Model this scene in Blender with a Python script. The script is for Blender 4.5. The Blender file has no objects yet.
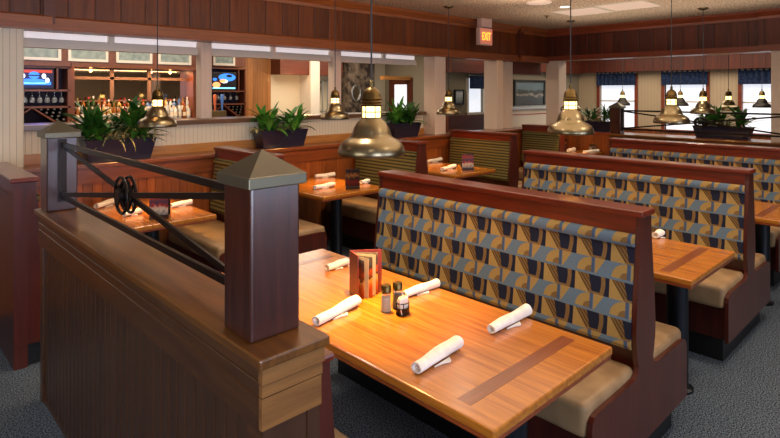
import bpy, bmesh, math, random
from mathutils import Vector, Matrix
random.seed(7)
D = bpy.data
COL = bpy.context.scene.collection
PI = math.pi
# ------------------------------------------------------------------ camera frame
F = Vector((.691, .723, 0)).normalized()
R = Vector((F.y, -F.x, 0))
EYE = 1.725
HZ = 92.0
FP = 554.0
def at(u, v, z):
    "point of the horizontal plane z seen at pixel (u, v)"
    d = FP*(EYE-z)/(v-HZ)
    p = F*d + R*((u-390)/FP*d)
    return Vector((p.x, p.y, z))
# ------------------------------------------------------------------ helpers
def c(h, a=1.0):
    h = h.lstrip('#')
    o = []
    for i in (0, 2, 4):
        v = int(h[i:i+2], 16)/255
        o.append(v/12.92 if v <= .04045 else ((v+.055)/1.055)**2.4)
    return (o[0], o[1], o[2], a)

class MB:
    def __init__(s):
        s.bm = bmesh.new()
    def box(s, x0, x1, y0, y1, z0, z1, bevel=0, seg=2):
        m = Matrix.Translation(((x0+x1)/2, (y0+y1)/2, (z0+z1)/2)) @ Matrix.Diagonal((abs(x1-x0), abs(y1-y0), abs(z1-z0), 1))
        r = bmesh.ops.create_cube(s.bm, size=1, matrix=m)
        if bevel:
            es = set()
            for v in r['verts']:
                for e in v.link_edges: es.add(e)
            bmesh.ops.bevel(s.bm, geom=list(es), offset=bevel, segments=seg, profile=.5, affect='EDGES')
        return s
    def prism(s, pts, a0, a1, axis='y'):
        "2D polygon extruded along an axis; pts are (x,z) for y, (x,y) for z, (y,z) for x"
        def P(p, a):
            if axis == 'y': return (p[0], a, p[1])
            if axis == 'z': return (p[0], p[1], a)
            return (a, p[0], p[1])
        A = [s.bm.verts.new(P(p, a0)) for p in pts]
        B = [s.bm.verts.new(P(p, a1)) for p in pts]
        n = len(pts); fs = []
        fs.append(s.bm.faces.new(A)); fs.append(s.bm.faces.new(B[::-1]))
        for i in range(n):
            fs.append(s.bm.faces.new((A[i], B[i], B[(i+1) % n], A[(i+1) % n])))
        return s
    def lathe(s, prof, cx=0, cy=0, cz=0, seg=32, sx=1, sy=1):
        rings = []
        for r, z in prof:
            if r < 1e-5:
                rings.append([s.bm.verts.new((cx, cy, cz+z))])
            else:
                rings.append([s.bm.verts.new((cx+sx*r*math.cos(2*PI*i/seg), cy+sy*r*math.sin(2*PI*i/seg), cz+z)) for i in range(seg)])
        for a, b in zip(rings, rings[1:]):
            for i in range(seg):
                j = (i+1) % seg
                q = []
                for v in (a[i % len(a)], a[j % len(a)], b[j % len(b)], b[i % len(b)]):
                    if v not in q: q.append(v)
                if len(q) >= 3:
                    try: s.bm.faces.new(q)
                    except ValueError: pass
        return s
    def tube(s, pts, r, seg=10, closed=False, cap=True):
        pts = [Vector(p) for p in pts]; n = len(pts); rings = []
        up = None
        for i, p in enumerate(pts):
            if closed: t = (pts[(i+1) % n]-pts[i-1]).normalized()
            else: t = (pts[min(i+1, n-1)]-pts[max(i-1, 0)]).normalized()
            if up is None:
                up = Vector((0, 0, 1)) if abs(t.z) < .9 else Vector((1, 0, 0))
            a = t.cross(up).normalized(); b = a.cross(t).normalized(); up = b
            rr = r[i] if isinstance(r, (list, tuple)) else r
            rings.append([s.bm.verts.new(p+a*rr*math.cos(2*PI*k/seg)+b*rr*math.sin(2*PI*k/seg)) for k in range(seg)])
        m = n if closed else n-1
        for i in range(m):
            A, B = rings[i], rings[(i+1) % n]
            for k in range(seg):
                s.bm.faces.new((A[k], A[(k+1) % seg], B[(k+1) % seg], B[k]))
        if cap and not closed:
            s.bm.faces.new(rings[0][::-1]); s.bm.faces.new(rings[-1])
        return s
    def bar(s, p, q, w, h):
        "rectangular bar from p to q"
        p = Vector(p); q = Vector(q); t = (q-p).normalized()
        up = Vector((0, 0, 1)) if abs(t.z) < .9 else Vector((0, 1, 0))
        a = t.cross(up).normalized(); b = a.cross(t).normalized()
        A = [s.bm.verts.new(p+a*i*w/2+b*j*h/2) for i, j in ((-1, -1), (1, -1), (1, 1), (-1, 1))]
        B = [s.bm.verts.new(q+a*i*w/2+b*j*h/2) for i, j in ((-1, -1), (1, -1), (1, 1), (-1, 1))]
        s.bm.faces.new(A[::-1]); s.bm.faces.new(B)
        for k in range(4): s.bm.faces.new((A[k], A[(k+1) % 4], B[(k+1) % 4], B[k]))
        return s
    def quad(s, *ps):
        s.bm.faces.new([s.bm.verts.new(p) for p in ps]); return s

def obj(name, mb, mat, parent=None, smooth=False, uv=None, loc=None):
    bm = mb.bm if isinstance(mb, MB) else mb
    bmesh.ops.recalc_face_normals(bm, faces=bm.faces)
    if uv:
        L = bm.loops.layers.uv.new('UVMap')
        for f in bm.faces:
            for l in f.loops: l[L].uv = uv(l.vert.co, f.normal)
    if smooth:
        for f in bm.faces: f.smooth = True
        for e in bm.edges:
            if len(e.link_faces) == 2 and e.calc_face_angle(0) > .7: e.smooth = False
    me = D.meshes.new(name); bm.to_mesh(me); bm.free()
    me.materials.append(mat)
    o = D.objects.new(name, me); COL.objects.link(o)
    if parent: o.parent = parent
    if loc is not None: o.location = loc
    return o
def tag(o, label, cat, group=None, kind=None):
    o['label'] = label; o['category'] = cat
    if group: o['group'] = group
    if kind: o['kind'] = kind
    return o
def thing(name, label, cat, loc=(0, 0, 0), rz=0, group=None):
    o = D.objects.new(name, None); COL.objects.link(o)
    o.empty_display_size = .1
    o.location = loc; o.rotation_euler = (0, 0, rz)
    return tag(o, label, cat, group)
def struct(name, mb, mat, **k):
    o = obj(name, mb, mat, **k); o['kind'] = 'structure'; return o
def dup(root, loc, rz=None, label=None, group=None):
    r = root.copy(); COL.objects.link(r); r.location = loc
    if rz is not None: r.rotation_euler = (0, 0, rz)
    if label: r['label'] = label
    if group: r['group'] = group
    for ch in list(root.children):
        k = ch.copy(); COL.objects.link(k); k.parent = r
        for g in list(ch.children):
            q = g.copy(); COL.objects.link(q); q.parent = k
    return r

# ------------------------------------------------------------------ materials
def newmat(name):
    m = D.materials.new(name); m.use_nodes = True
    nt = m.node_tree; b = nt.nodes['Principled BSDF']
    return m, nt, b
def plain(name, col, rough=.5, metal=0, coat=0, emis=None, es=0, spec=None, alpha=None, trans=0):
    m, nt, b = newmat(name)
    b.inputs['Base Color'].default_value = col
    b.inputs['Roughness'].default_value = rough
    b.inputs['Metallic'].default_value = metal
    b.inputs['Coat Weight'].default_value = coat
    if spec is not None: b.inputs['Specular IOR Level'].default_value = spec
    if emis: b.inputs['Emission Color'].default_value = emis; b.inputs['Emission Strength'].default_value = es
    if trans: b.inputs['Transmission Weight'].default_value = trans
    return m
def wood(name, c1, c2, axis='y', scale=1.0, rough=.35, coat=.3, planks=None, bump=.05, stretch=14):
    m, nt, b = newmat(name); N = nt.nodes; L = nt.links
    tc = N.new('ShaderNodeTexCoord'); mp = N.new('ShaderNodeMapping')
    s = {'x': (.06*stretch/14, 1, 1), 'y': (1, .06*stretch/14, 1), 'z': (1, 1, .06*stretch/14)}[axis]
    mp.inputs['Scale'].default_value = tuple(v*22*scale for v in s)
    L.new(tc.outputs['Object'], mp.inputs['Vector'])
    no = N.new('ShaderNodeTexNoise'); no.inputs['Scale'].default_value = 1; no.inputs['Detail'].default_value = 6
    no.inputs['Roughness'].default_value = .65; no.inputs['Distortion'].default_value = .6
    L.new(mp.outputs[0], no.inputs['Vector'])
    n2 = N.new('ShaderNodeTexNoise'); n2.inputs['Scale'].default_value = 5; n2.inputs['Detail'].default_value = 3
    L.new(mp.outputs[0], n2.inputs['Vector'])
    mx = N.new('ShaderNodeMath'); mx.operation = 'MULTIPLY_ADD'; mx.inputs[1].default_value = .35
    L.new(n2.outputs[0], mx.inputs[0]); L.new(no.outputs[0], mx.inputs[2])
    cr = N.new('ShaderNodeValToRGB'); cr.color_ramp.elements[0].position = .42; cr.color_ramp.elements[1].position = .85
    cr.color_ramp.elements[0].color = c1; cr.color_ramp.elements[1].color = c2
    L.new(mx.outputs[0], cr.inputs[0])
    out = cr.outputs[0]
    hgt = None
    if planks:
        pax, w = planks
        sx = N.new('ShaderNodeSeparateXYZ'); L.new(tc.outputs['Object'], sx.inputs[0])
        dv = N.new('ShaderNodeMath'); dv.operation = 'DIVIDE'; dv.inputs[1].default_value = w
        L.new(sx.outputs[{'x': 0, 'y': 1, 'z': 2}[pax]], dv.inputs[0])
        fr = N.new('ShaderNodeMath'); fr.operation = 'FRACT'; L.new(dv.outputs[0], fr.inputs[0])
        pp = N.new('ShaderNodeMath'); pp.operation = 'PINGPONG'; pp.inputs[1].default_value = .5; L.new(fr.outputs[0], pp.inputs[0])
        gr = N.new('ShaderNodeMapRange'); gr.inputs['From Max'].default_value = .05; L.new(pp.outputs[0], gr.inputs['Value'])
        fl = N.new('ShaderNodeMath'); fl.operation = 'FLOOR'; L.new(dv.outputs[0], fl.inputs[0])
        wn = N.new('ShaderNodeTexWhiteNoise'); wn.noise_dimensions = '1D'; L.new(fl.outputs[0], wn.inputs['W'])
        tr = N.new('ShaderNodeMapRange'); tr.inputs['To Min'].default_value = .72; tr.inputs['To Max'].default_value = 1.15
        L.new(wn.outputs['Value'], tr.inputs['Value'])
        mu = N.new('ShaderNodeMath'); mu.operation = 'MULTIPLY'
        g2 = N.new('ShaderNodeMapRange'); g2.inputs['To Min'].default_value = .35; L.new(gr.outputs[0], g2.inputs['Value'])
        L.new(tr.outputs[0], mu.inputs[0]); L.new(g2.outputs[0], mu.inputs[1])
        mc = N.new('ShaderNodeMix'); mc.data_type = 'RGBA'; mc.blend_type = 'MULTIPLY'; mc.inputs[0].default_value = 1
        L.new(out, mc.inputs[6]); L.new(mu.outputs[0], mc.inputs[7]); out = mc.outputs[2]; hgt = gr.outputs[0]
    L.new(out, b.inputs['Base Color'])
    b.inputs['Roughness'].default_value = rough; b.inputs['Coat Weight'].default_value = coat
    b.inputs['Coat Roughness'].default_value = .18
    bp = N.new('ShaderNodeBump'); bp.inputs['Strength'].default_value = bump; bp.inputs['Distance'].default_value = .01
    L.new(n2.outputs[0], bp.inputs['Height'])
    if hgt is not None:
        b2 = N.new('ShaderNodeBump'); b2.inputs['Strength'].default_value = .6; b2.inputs['Distance'].default_value = .006
        L.new(hgt, b2.inputs['Height']); L.new(bp.outputs[0], b2.inputs['Normal']); L.new(b2.outputs[0], b.inputs['Normal'])
    else: L.new(bp.outputs[0], b.inputs['Normal'])
    return m
def noisy(name, c1, c2, scale=60, rough=.9, bump=.3, detail=4, lo=.4, hi=.62, dist=.01, voronoi=False):
    m, nt, b = newmat(name); N = nt.nodes; L = nt.links
    tc = N.new('ShaderNodeTexCoord')
    no = N.new('ShaderNodeTexNoise'); no.inputs['Scale'].default_value = scale; no.inputs['Detail'].default_value = detail
    L.new(tc.outputs['Object'], no.inputs['Vector'])
    cr = N.new('ShaderNodeValToRGB'); e = cr.color_ramp.elements
    e[0].position = lo; e[1].position = hi; e[0].color = c1; e[1].color = c2
    L.new(no.outputs[0], cr.inputs[0]); L.new(cr.outputs[0], b.inputs['Base Color'])
    b.inputs['Roughness'].default_value = rough; b.inputs['Specular IOR Level'].default_value = .3
    bp = N.new('ShaderNodeBump'); bp.inputs['Strength'].default_value = bump; bp.inputs['Distance'].default_value = dist
    L.new(no.outputs[0], bp.inputs['Height']); L.new(bp.outputs[0], b.inputs['Normal'])
    return m
def lines(name, col, axis='x', w=.05, depth=.5, rough=.6, groove=.06, dark=.55):
    "painted tongue and groove boards"
    m, nt, b = newmat(name); N = nt.nodes; L = nt.links
    tc = N.new('ShaderNodeTexCoord'); sx = N.new('ShaderNodeSeparateXYZ'); L.new(tc.outputs['Object'], sx.inputs[0])
    dv = N.new('ShaderNodeMath'); dv.operation = 'DIVIDE'; dv.inputs[1].default_value = w
    L.new(sx.outputs[{'x': 0, 'y': 1, 'z': 2}[axis]], dv.inputs[0])
    pp = N.new('ShaderNodeMath'); pp.operation = 'PINGPONG'; pp.inputs[1].default_value = .5; L.new(dv.outputs[0], pp.inputs[0])
    gr = N.new('ShaderNodeMapRange'); gr.inputs['From Max'].default_value = groove; L.new(pp.outputs[0], gr.inputs['Value'])
    mc = N.new('ShaderNodeMix'); mc.data_type = 'RGBA'
    L.new(gr.outputs[0], mc.inputs[0]); mc.inputs[6].default_value = (col[0]*dark, col[1]*dark, col[2]*dark, 1); mc.inputs[7].default_value = col
    L.new(mc.outputs[2], b.inputs['Base Color']); b.inputs['Roughness'].default_value = rough
    bp = N.new('ShaderNodeBump'); bp.inputs['Strength'].default_value = depth; bp.inputs['Distance'].default_value = .006
    L.new(gr.outputs[0], bp.inputs['Height']); L.new(bp.outputs[0], b.inputs['Normal'])
    return m

class E:
    "tiny node-expression wrapper"
    def __init__(s, nt, v): s.nt = nt; s.v = v
    def op(s, o, x=None, rev=False):
        n = s.nt.nodes.new('ShaderNodeMath'); n.operation = o
        a, b2 = (s, x) if not rev else (x, s)
        for i, q in enumerate((a, b2)):
            if q is None: continue
            if isinstance(q, E): s.nt.links.new(q.v, n.inputs[i])
            else: n.inputs[i].default_value = q
        return E(s.nt, n.outputs[0])
    def __add__(s, x): return s.op('ADD', x)
    def __sub__(s, x): return s.op('SUBTRACT', x)
    def __rsub__(s, x): return s.op('SUBTRACT', x, True)
    def __mul__(s, x): return s.op('MULTIPLY', x)
    def __truediv__(s, x): return s.op('DIVIDE', x)
    def lt(s, x): return s.op('LESS_THAN', x)
    def gt(s, x): return s.op('GREATER_THAN', x)
    def fract(s): return s.op('FRACT')
def mixc(nt, f, a, b):
    n = nt.nodes.new('ShaderNodeMix'); n.data_type = 'RGBA'
    nt.links.new(f.v, n.inputs[0])
    for i, q in ((6, a), (7, b)):
        if isinstance(q, tuple): n.inputs[i].default_value = q
        else: nt.links.new(q, n.inputs[i])
    return n.outputs[2]
def fabric_pattern():
    m, nt, b = newmat('geometric_upholstery'); N = nt.nodes; L = nt.links
    uv = N.new('ShaderNodeUVMap'); uv.uv_map = 'UVMap'
    sx = N.new('ShaderNodeSeparateXYZ'); L.new(uv.outputs[0], sx.inputs[0])
    u = (E(nt, sx.outputs[0])/.168).fract(); t = E(nt, sx.outputs[1])/.164   # v runs down from the top roll
    f = t.fract()
    isA = f.lt(.49)
    a = 1-(f/.49)                     # 1 top .. 0 bottom of the blue row
    q = 1-((f-.49)/.51)               # 1 top .. 0 bottom of the navy row
    gold = c('#A68C54'); gold2 = c('#7D6440'); blue = c('#647C92'); blue2 = c('#485C7A'); navy = c('#1F2438'); brown = c('#574224')
    # blue row
    dx = (u-.46)/.42; dy = (a-.14)/.84; r = (dx*dx+dy*dy).op('SQRT')
    disc = r.lt(1)*u.lt(.46)*a.gt(.14)
    inner = r.lt(.45)*disc
    bar = u.gt(.46)*u.lt(.55)*a.gt(.14)
    tri = u.gt(.57)*(u-a*.30).lt(.56)*a.gt(.12)
    colA = mixc(nt, bar, blue, blue2)
    colA = mixc(nt, disc, colA, gold); colA = mixc(nt, inner, colA, gold2); colA = mixc(nt, tri, colA, gold)
    # navy row
    sail = (u+q*.36).lt(.42)
    stripes = ((u+q*.4)*9).fract().lt(.45)
    mid = (u+q*.12).lt(.52)
    colB = mixc(nt, mid, navy, mixc(nt, stripes, gold2, brown))
    colB = mixc(nt, sail, colB, gold)
    cv = u-(q*2.4).op('SINE')*.05
    rib = cv.gt(.72)*cv.lt(.84)
    colB = mixc(nt, rib, colB, gold2)
    foot = q.lt(.12)*u.gt(.42)*u.lt(.74)
    colB = mixc(nt, foot, colB, gold2)
    colr = mixc(nt, isA, colB, colA)
    no = N.new('ShaderNodeTexNoise'); no.inputs['Scale'].default_value = 420; L.new(uv.outputs[0], no.inputs['Vector'])
    mr = N.new('ShaderNodeMapRange'); mr.inputs['From Min'].default_value = .35; mr.inputs['From Max'].default_value = .65
    mr.inputs['To Min'].default_value = .6; mr.inputs['To Max'].default_value = 1.35; L.new(no.outputs[0], mr.inputs['Value'])
    mc = N.new('ShaderNodeMix'); mc.data_type = 'RGBA'; mc.blend_type = 'MULTIPLY'; mc.inputs[0].default_value = 1
    L.new(colr, mc.inputs[6]); L.new(mr.outputs[0], mc.inputs[7])
    L.new(mc.outputs[2], b.inputs['Base Color']); b.inputs['Roughness'].default_value = .85
    b.inputs['Specular IOR Level'].default_value = .2
    bp = N.new('ShaderNodeBump'); bp.inputs['Strength'].default_value = .3; bp.inputs['Distance'].default_value = .003
    L.new(no.outputs[0], bp.inputs['Height']); L.new(bp.outputs[0], b.inputs['Normal'])
    return m
def fabric_stripe():
    m, nt, b = newmat('striped_upholstery'); N = nt.nodes; L = nt.links
    uv = N.new('ShaderNodeUVMap'); uv.uv_map = 'UVMap'
    sx = N.new('ShaderNodeSeparateXYZ'); L.new(uv.outputs[0], sx.inputs[0])
    v = (E(nt, sx.outputs[1])/.036).fract()
    k = mixc(nt, v.lt(.36), c('#756A3E'), c('#36321F'))
    k = mixc(nt, v.gt(.80), k, c('#5A5838'))
    L.new(k, b.inputs['Base Color']); b.inputs['Roughness'].default_value = .85; b.inputs['Specular IOR Level'].default_value = .2
    return m

M = {}
M['bench_wood'] = wood('bench_mahogany', c('#451206'), c('#76280E'), 'y', 1.2, .3, .5)
M['bench_end'] = wood('bench_end_mahogany', c('#36110A'), c('#541E10'), 'z', 1.0, .32, .45)
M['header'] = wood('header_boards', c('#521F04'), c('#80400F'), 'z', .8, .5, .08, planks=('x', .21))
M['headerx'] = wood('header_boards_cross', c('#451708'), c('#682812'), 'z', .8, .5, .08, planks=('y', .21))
M['trimx'] = wood('header_trim', c('#7A3C1A'), c('#A05A2B'), 'x', 1, .4, .25)
M['trimy'] = wood('header_trim_cross', c('#6E2C17'), c('#944527'), 'y', 1, .4, .25)
M['table'] = wood('oak_table', c('#8A480E'), c('#C67F2A'), 'y', 2.0, .25, .55, stretch=9, bump=.03)
M['table_edge'] = wood('oak_table_edge', c('#6B2A0E'), c('#97471C'), 'y', 1.5, .28, .6)
M['inlay'] = wood('walnut_inlay', c('#6A3314'), c('#8A4A22'), 'x', 2.0, .28, .55)
M['cap'] = wood('partition_cap_wood', c('#45260A'), c('#704614'), 'y', 1.1, .32, .45)
M['apron'] = wood('partition_apron_wood', c('#351D0B'), c('#553214'), 'y', .9, .35, .35)
M['apronx'] = wood('partition_end_wood', c('#5A371A'), c('#8E6232'), 'x', .7, .35, .35)
M['bead'] = wood('partition_beadboard', c('#361E0E'), c('#462A16'), 'z', .3, .36, .35, bump=.0)
M['post'] = wood('post_wood', c('#220D09'), c('#452018'), 'z', 1.5, .28, .6)
M['bronze'] = plain('aged_bronze_cap', c('#6C6858'), .42, .8)
M['iron'] = plain('dark_iron', c('#2A2320'), .38, .8)
M['wains'] = wood('orange_wainscot', c('#74360E'), c('#9A5622'), 'z', 1, .35, .35, planks=('x', .075))
M['wainsy'] = wood('orange_wainscot_side', c('#74360E'), c('#9A5622'), 'z', 1, .35, .35, planks=('y', .075))
M['shelf'] = wood('shelf_wood', c('#5C2C10'), c('#804420'), 'x', 1, .3, .4)
M['gold_trim'] = wood('golden_trim', c('#A5682C'), c('#C98E4A'), 'x', 1, .4, .3)
M['ledge'] = wood('bar_ledge_wood', c('#4C3420'), c('#75553A'), 'x', 1, .3, .4)
M['white_bead'] = lines('white_beadboard', c('#E4D8BC'), 'x', .045)
M['white_bead_y'] = lines('cream_beadboard_side', c('#C3AE90'), 'y', .07)
M['cream'] = lines('cream_column', c('#DFCBB6'), 'x', .06, depth=.25, dark=.82)
M['grey_wall'] = plain('grey_beige_wall', c('#8F8672'), .8)
M['white_wall'] = plain('warm_white_wall', c('#DCCFB2'), .8)
M['white_paint'] = plain('white_paint', c('#E0D8C8'), .5)
M['frost'] = noisy('ribbed_frosted_glass', c('#788986'), c('#9FACA6'), 14, .25, .1, lo=.3, hi=.7)
M['ceiling'] = noisy('popcorn_ceiling', c('#A08A74'), c('#DCC8B0'), 45, .95, .8, 5, .44, .56, .02)
M['carpet'] = noisy('blue_grey_carpet', c('#1E262F'), c('#738291'), 130, .98, .6, 3, .42, .60, .01)
M['tan'] = noisy('tan_vinyl', c('#8C7252'), c('#A88C68'), 9, .42, .05, 3, .3, .7)
M['black'] = plain('black_plinth', c('#101214'), .5)
M['pedestal'] = plain('black_pedestal', c('#141A22'), .35, .4)
M['brass'] = plain('antique_brass', c('#8E8266'), .3, 1.0)
M['brass2'] = plain('dark_antique_brass', c('#6B5A38'), .35, 1.0)
M['dark'] = plain('silhouette_shade', c('#2E2A26'), .4, .6)  # dark colour stands in for far lamps silhouetted against the windows
M['cord'] = plain('dark_cord', c('#2A2A30'), .5)
M['lampglass'] = plain('glowing_lamp_glass', c('#FFF0C0'), .3, emis=c('#FFD77A'), es=5)
M['bulb'] = plain('bulb_glass', c('#FFF6DD'), .3, emis=c('#FFE2A0'), es=12)
M['pattern'] = fabric_pattern()
M['stripe'] = fabric_stripe()
M['planter'] = plain('navy_planter', c('#191B33'), .35, 0, .3)
M['soil'] = noisy('soil', c('#1C130C'), c('#3A2819'), 40)
M['leaf'] = noisy('dark_green_leaf', c('#1E4A17'), c('#3E7A28'), 9, .42, .1)
M['leaf2'] = noisy('fresh_green_leaf', c('#2F7420'), c('#66A038'), 9, .42, .1)
M['leafv'] = noisy('variegated_leaf', c('#66743A'), c('#D0BE86'), 30, .5, .1, 2, .45, .55)
M['napkin'] = noisy('white_napkin', c('#E6E2DA'), c('#F4F1EA'), 25, .9, .25, 3)
M['chrome'] = plain('chrome', c('#D0D0CC'), .15, 1)
M['clear'] = plain('clear_glass', c('#E8F0EE'), .08, 0, trans=.85)
M['salt'] = plain('salt', c('#EFEAE0'), .9)
M['pepper'] = plain('pepper', c('#7A5842'), .9)
M['packet'] = plain('white_packet', c('#ECE9E2'), .7)
M['menu_red'] = plain('menu_red_cover', c('#6B2219'), .35, 0, .3)
M['menu_dark'] = plain('menu_dark_card', c('#2A1D1A'), .3, 0, .4)
M['paper'] = plain('menu_paper', c('#B9AC98'), .6)
M['valance'] = noisy('navy_valance_cloth', c('#1B2742'), c('#33466E'), 30, .9, .2)
M['exit_box'] = plain('exit_housing', c('#D9B7AC'), .5)
M['exit_face'] = plain('exit_face', c('#F0A890'), .5, emis=c('#FF8A6A'), es=.25)
M['exit_letters'] = plain('exit_letters', c('#FFB040'), .5, emis=c('#FFA830'), es=2.2)
M['steel'] = plain('brushed_steel', c('#C4C8C4'), .3, 1)
M['mirror'] = plain('bar_mirror', c('#B0A296'), .04, 1)
M['unitwood'] = wood('bar_unit_wood', c('#542812'), c('#784024'), 'z', 1, .4, .3)
M['unitback'] = plain('bar_unit_back', c('#2A2040'), .6)
M['panelwood'] = wood('honey_panel_wood', c('#8B5220'), c('#B0763A'), 'z', .8, .5, .1, planks=('x', .11))
M['darkwood'] = wood('dark_header_wood', c('#4A2012'), c('#6A3018'), 'x', .8, .45, .15)
M['stone'] = noisy('dark_stone', c('#2C241E'), c('#6E5F50'), 9, .7, .6, 5, .4, .65, .03)
M['wine'] = plain('dark_wine_glass', c('#0C0D12'), .15)
M['foil'] = plain('bottle_foil', c('#77706C'), .4, .6)
M['light_panel'] = plain('light_panel_diffuser', c('#CDB9A8'), .5, emis=c('#FFD9C8'), es=.22)
M['downlight'] = plain('downlight_lamp', c('#FFFFFF'), .5, emis=c('#FFF0D8'), es=7)
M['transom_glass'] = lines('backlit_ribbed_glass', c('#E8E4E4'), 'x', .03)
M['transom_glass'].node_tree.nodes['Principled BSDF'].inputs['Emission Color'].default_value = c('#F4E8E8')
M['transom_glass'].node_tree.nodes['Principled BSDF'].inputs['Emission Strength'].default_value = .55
M['flat_black'] = plain('picture_frame_black', c('#15130F'), .4)
M['glasspane'] = plain('lit_window_glass', c('#F4F8FF'), .3, emis=c('#EEF4FF'), es=.85)
M['red_line'] = plain('red_stripe', c('#A33038'), .5)
M['pale_blue'] = plain('pale_laminate', c('#B5C0C8'), .25, 0, .3)

def picture_mat(name, stops, axis='z', scale=4, seed=0, emis=0, base=None):
    m, nt, b = newmat(name); N = nt.nodes; L = nt.links
    tc = N.new('ShaderNodeTexCoord'); sx = N.new('ShaderNodeSeparateXYZ'); L.new(tc.outputs['Generated'], sx.inputs[0])
    no = N.new('ShaderNodeTexNoise'); no.inputs['Scale'].default_value = scale; no.noise_dimensions = '4D'; no.inputs['W'].default_value = seed
    L.new(tc.outputs['Generated'], no.inputs['Vector'])
    h = E(nt, sx.outputs[2])+(E(nt, no.outputs[0])-.5)*.55
    cr = N.new('ShaderNodeValToRGB'); L.new(h.v, cr.inputs[0]); els = cr.color_ramp.elements
    els[0].position, els[0].color = stops[0][0], c(stops[0][1])
    els[1].position, els[1].color = stops[-1][0], c(stops[-1][1])
    for p, k in stops[1:-1]:
        e = els.new(p); e.color = c(k)
    L.new(cr.outputs[0], b.inputs['Base Color']); b.inputs['Roughness'].default_value = .3
    if emis:
        L.new(cr.outputs[0], b.inputs['Emission Color']); b.inputs['Emission Strength'].default_value = emis
    return m
M['tv1'] = picture_mat('tv_news_picture', [(0, '#16104A'), (.22, '#1E5AC8'), (.36, '#CFEFFF'), (.48, '#2A6BD0'), (.6, '#0A0A22'), (.72, '#B8C8D8'), (.8, '#101028'), (.9, '#B83A1E'), (1, '#30101E')], scale=6, seed=2, emis=1.6)
M['tv2'] = picture_mat('tv_bright_picture', [(0, '#1A3AC0'), (.3, '#2250D8'), (.42, '#FF8A50'), (.52, '#FFF4F0'), (.62, '#2A6AE0'), (.8, '#081040'), (1, '#3AA0F0')], scale=3.5, seed=5, emis=1.8)
M['seascape'] = picture_mat('harbour_picture', [(0, '#1C2422'), (.35, '#2A3434'), (.44, '#8A8478'), (.5, '#24281E'), (.62, '#30362A'), (.68, '#566B74'), (1, '#66787E')], scale=5, seed=1)
M['smallpic'] = picture_mat('small_picture', [(0, '#6A7078'), (.5, '#B8C0C4'), (1, '#DADEDE')], scale=4, seed=3)
M['menu_food'] = picture_mat('menu_food_picture', [(0, '#6A1810'), (.25, '#D0601E'), (.4, '#E8B05A'), (.5, '#2A1A14'), (.65, '#B8501E'), (.8, '#3A3230'), (1, '#7A7670')], scale=5, seed=4)
M['menu_card1'] = picture_mat('menu_card_picture', [(0, '#1E1410'), (.35, '#6A1C14'), (.5, '#1C1614'), (.65, '#8A5A2A'), (.8, '#301410'), (1, '#141010')], scale=6, seed=6)
M['menu_card2'] = picture_mat('menu_card_colours', [(0, '#2A3A5A'), (.3, '#C8BCA8'), (.45, '#A02A22'), (.6, '#2E3A50'), (.8, '#A83A2A'), (1, '#1A2030')], scale=6, seed=8)

# ------------------------------------------------------------------ the setting
CEIL = 2.82
W0, W1, S0, N1 = -3.0, 12.9, -3.2, 9.8
struct('floor', MB().box(W0-.1, W1+.1, S0-.1, N1+.1, -.1, 0), M['carpet'])
struct('ceiling', MB().box(W0-.1, W1+.1, S0-.1, N1+.1, CEIL, CEIL+.1), M['ceiling'])
struct('wall_west', MB().box(W0-.1, W0, S0, -.2, 0, CEIL).box(W0-.1, W0, 2.2, N1, 0, CEIL).box(W0-.1, W0, -.2, 2.2, 0, .9).box(W0-.1, W0, -.2, 2.2, 2.2, CEIL), M['white_wall'])
struct('window_7', MB().box(W0-.04, W0+.02, -.26, -.2, .84, 2.26).box(W0-.04, W0+.02, 2.2, 2.26, .84, 2.26).box(W0-.04, W0+.04, -.2, 2.2, .84, .9).box(W0-.04, W0+.02, -.2, 2.2, 2.2, 2.26), M['trimy'])
# south wall behind the camera with two wide windows (daylight)
sw = MB()
SWIN = [(-1.6, .6), (2.0, 4.4)]
xs = W0
for a, b_ in SWIN:
    sw.box(xs, a, S0-.1, S0, 0, CEIL); sw.box(a, b_, S0-.1, S0, 0, .45); sw.box(a, b_, S0-.1, S0, 2.2, CEIL); xs = b_
sw.box(xs, W1, S0-.1, S0, 0, CEIL)
struct('wall_south', sw, M['white_wall'])
# east window wall
EW = [(6.16, 5.33), (4.67, 3.84), (3.18, 2.35), (1.69, .86)]
ew = MB(); ys = 6.7
for a, b_ in EW:
    ew.box(W1, W1+.12, a, ys, .9, 2.2); ys = b_
ew.box(W1, W1+.12, S0, ys, .9, 2.2)
struct('wall_east', ew, M['white_bead_y'])
struct('wall_east_wainscot', MB().box(W1-.02, W1+.12, S0, 6.7, 0, .9), M['wainsy'])
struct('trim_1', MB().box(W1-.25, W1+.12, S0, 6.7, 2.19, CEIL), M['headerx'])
for i, (a, b_) in enumerate(EW):
    n = i+1
    f = MB()
    f.box(W1-.03, W1+.06, a, a+.07, .86, 2.19); f.box(W1-.03, W1+.06, b_-.07, b_, .86, 2.19)
    f.box(W1-.06, W1+.06, b_-.07, a+.07, .86, .9)
    w = struct('window_%d' % n, f, M['trimy'])
    g = MB().box(W1+.08, W1+.10, b_, a, .9, 2.16)
    obj('window_pane', g, M['glasspane'], w)
    mu = MB().box(W1+.06, W1+.08, b_, a, 1.50, 1.53); obj('window_rail', mu, M['white_paint'], w)
for i, (a, b_) in enumerate(SWIN):
    f = MB(); f.box(a-.06, b_+.06, S0-.02, S0+.04, .39, .45); f.box(a-.06, b_+.06, S0-.02, S0+.04, 2.2, 2.26)
    f.box(a-.06, a, S0-.02, S0+.04, .45, 2.2); f.box(b_, b_+.06, S0-.02, S0+.04, .45, 2.2)
    f.box((a+b_)/2-.02, (a+b_)/2+.02, S0-.06, S0, .45, 2.2)
    struct('window_%d' % (i+5), f, M['trimx'])
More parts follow.
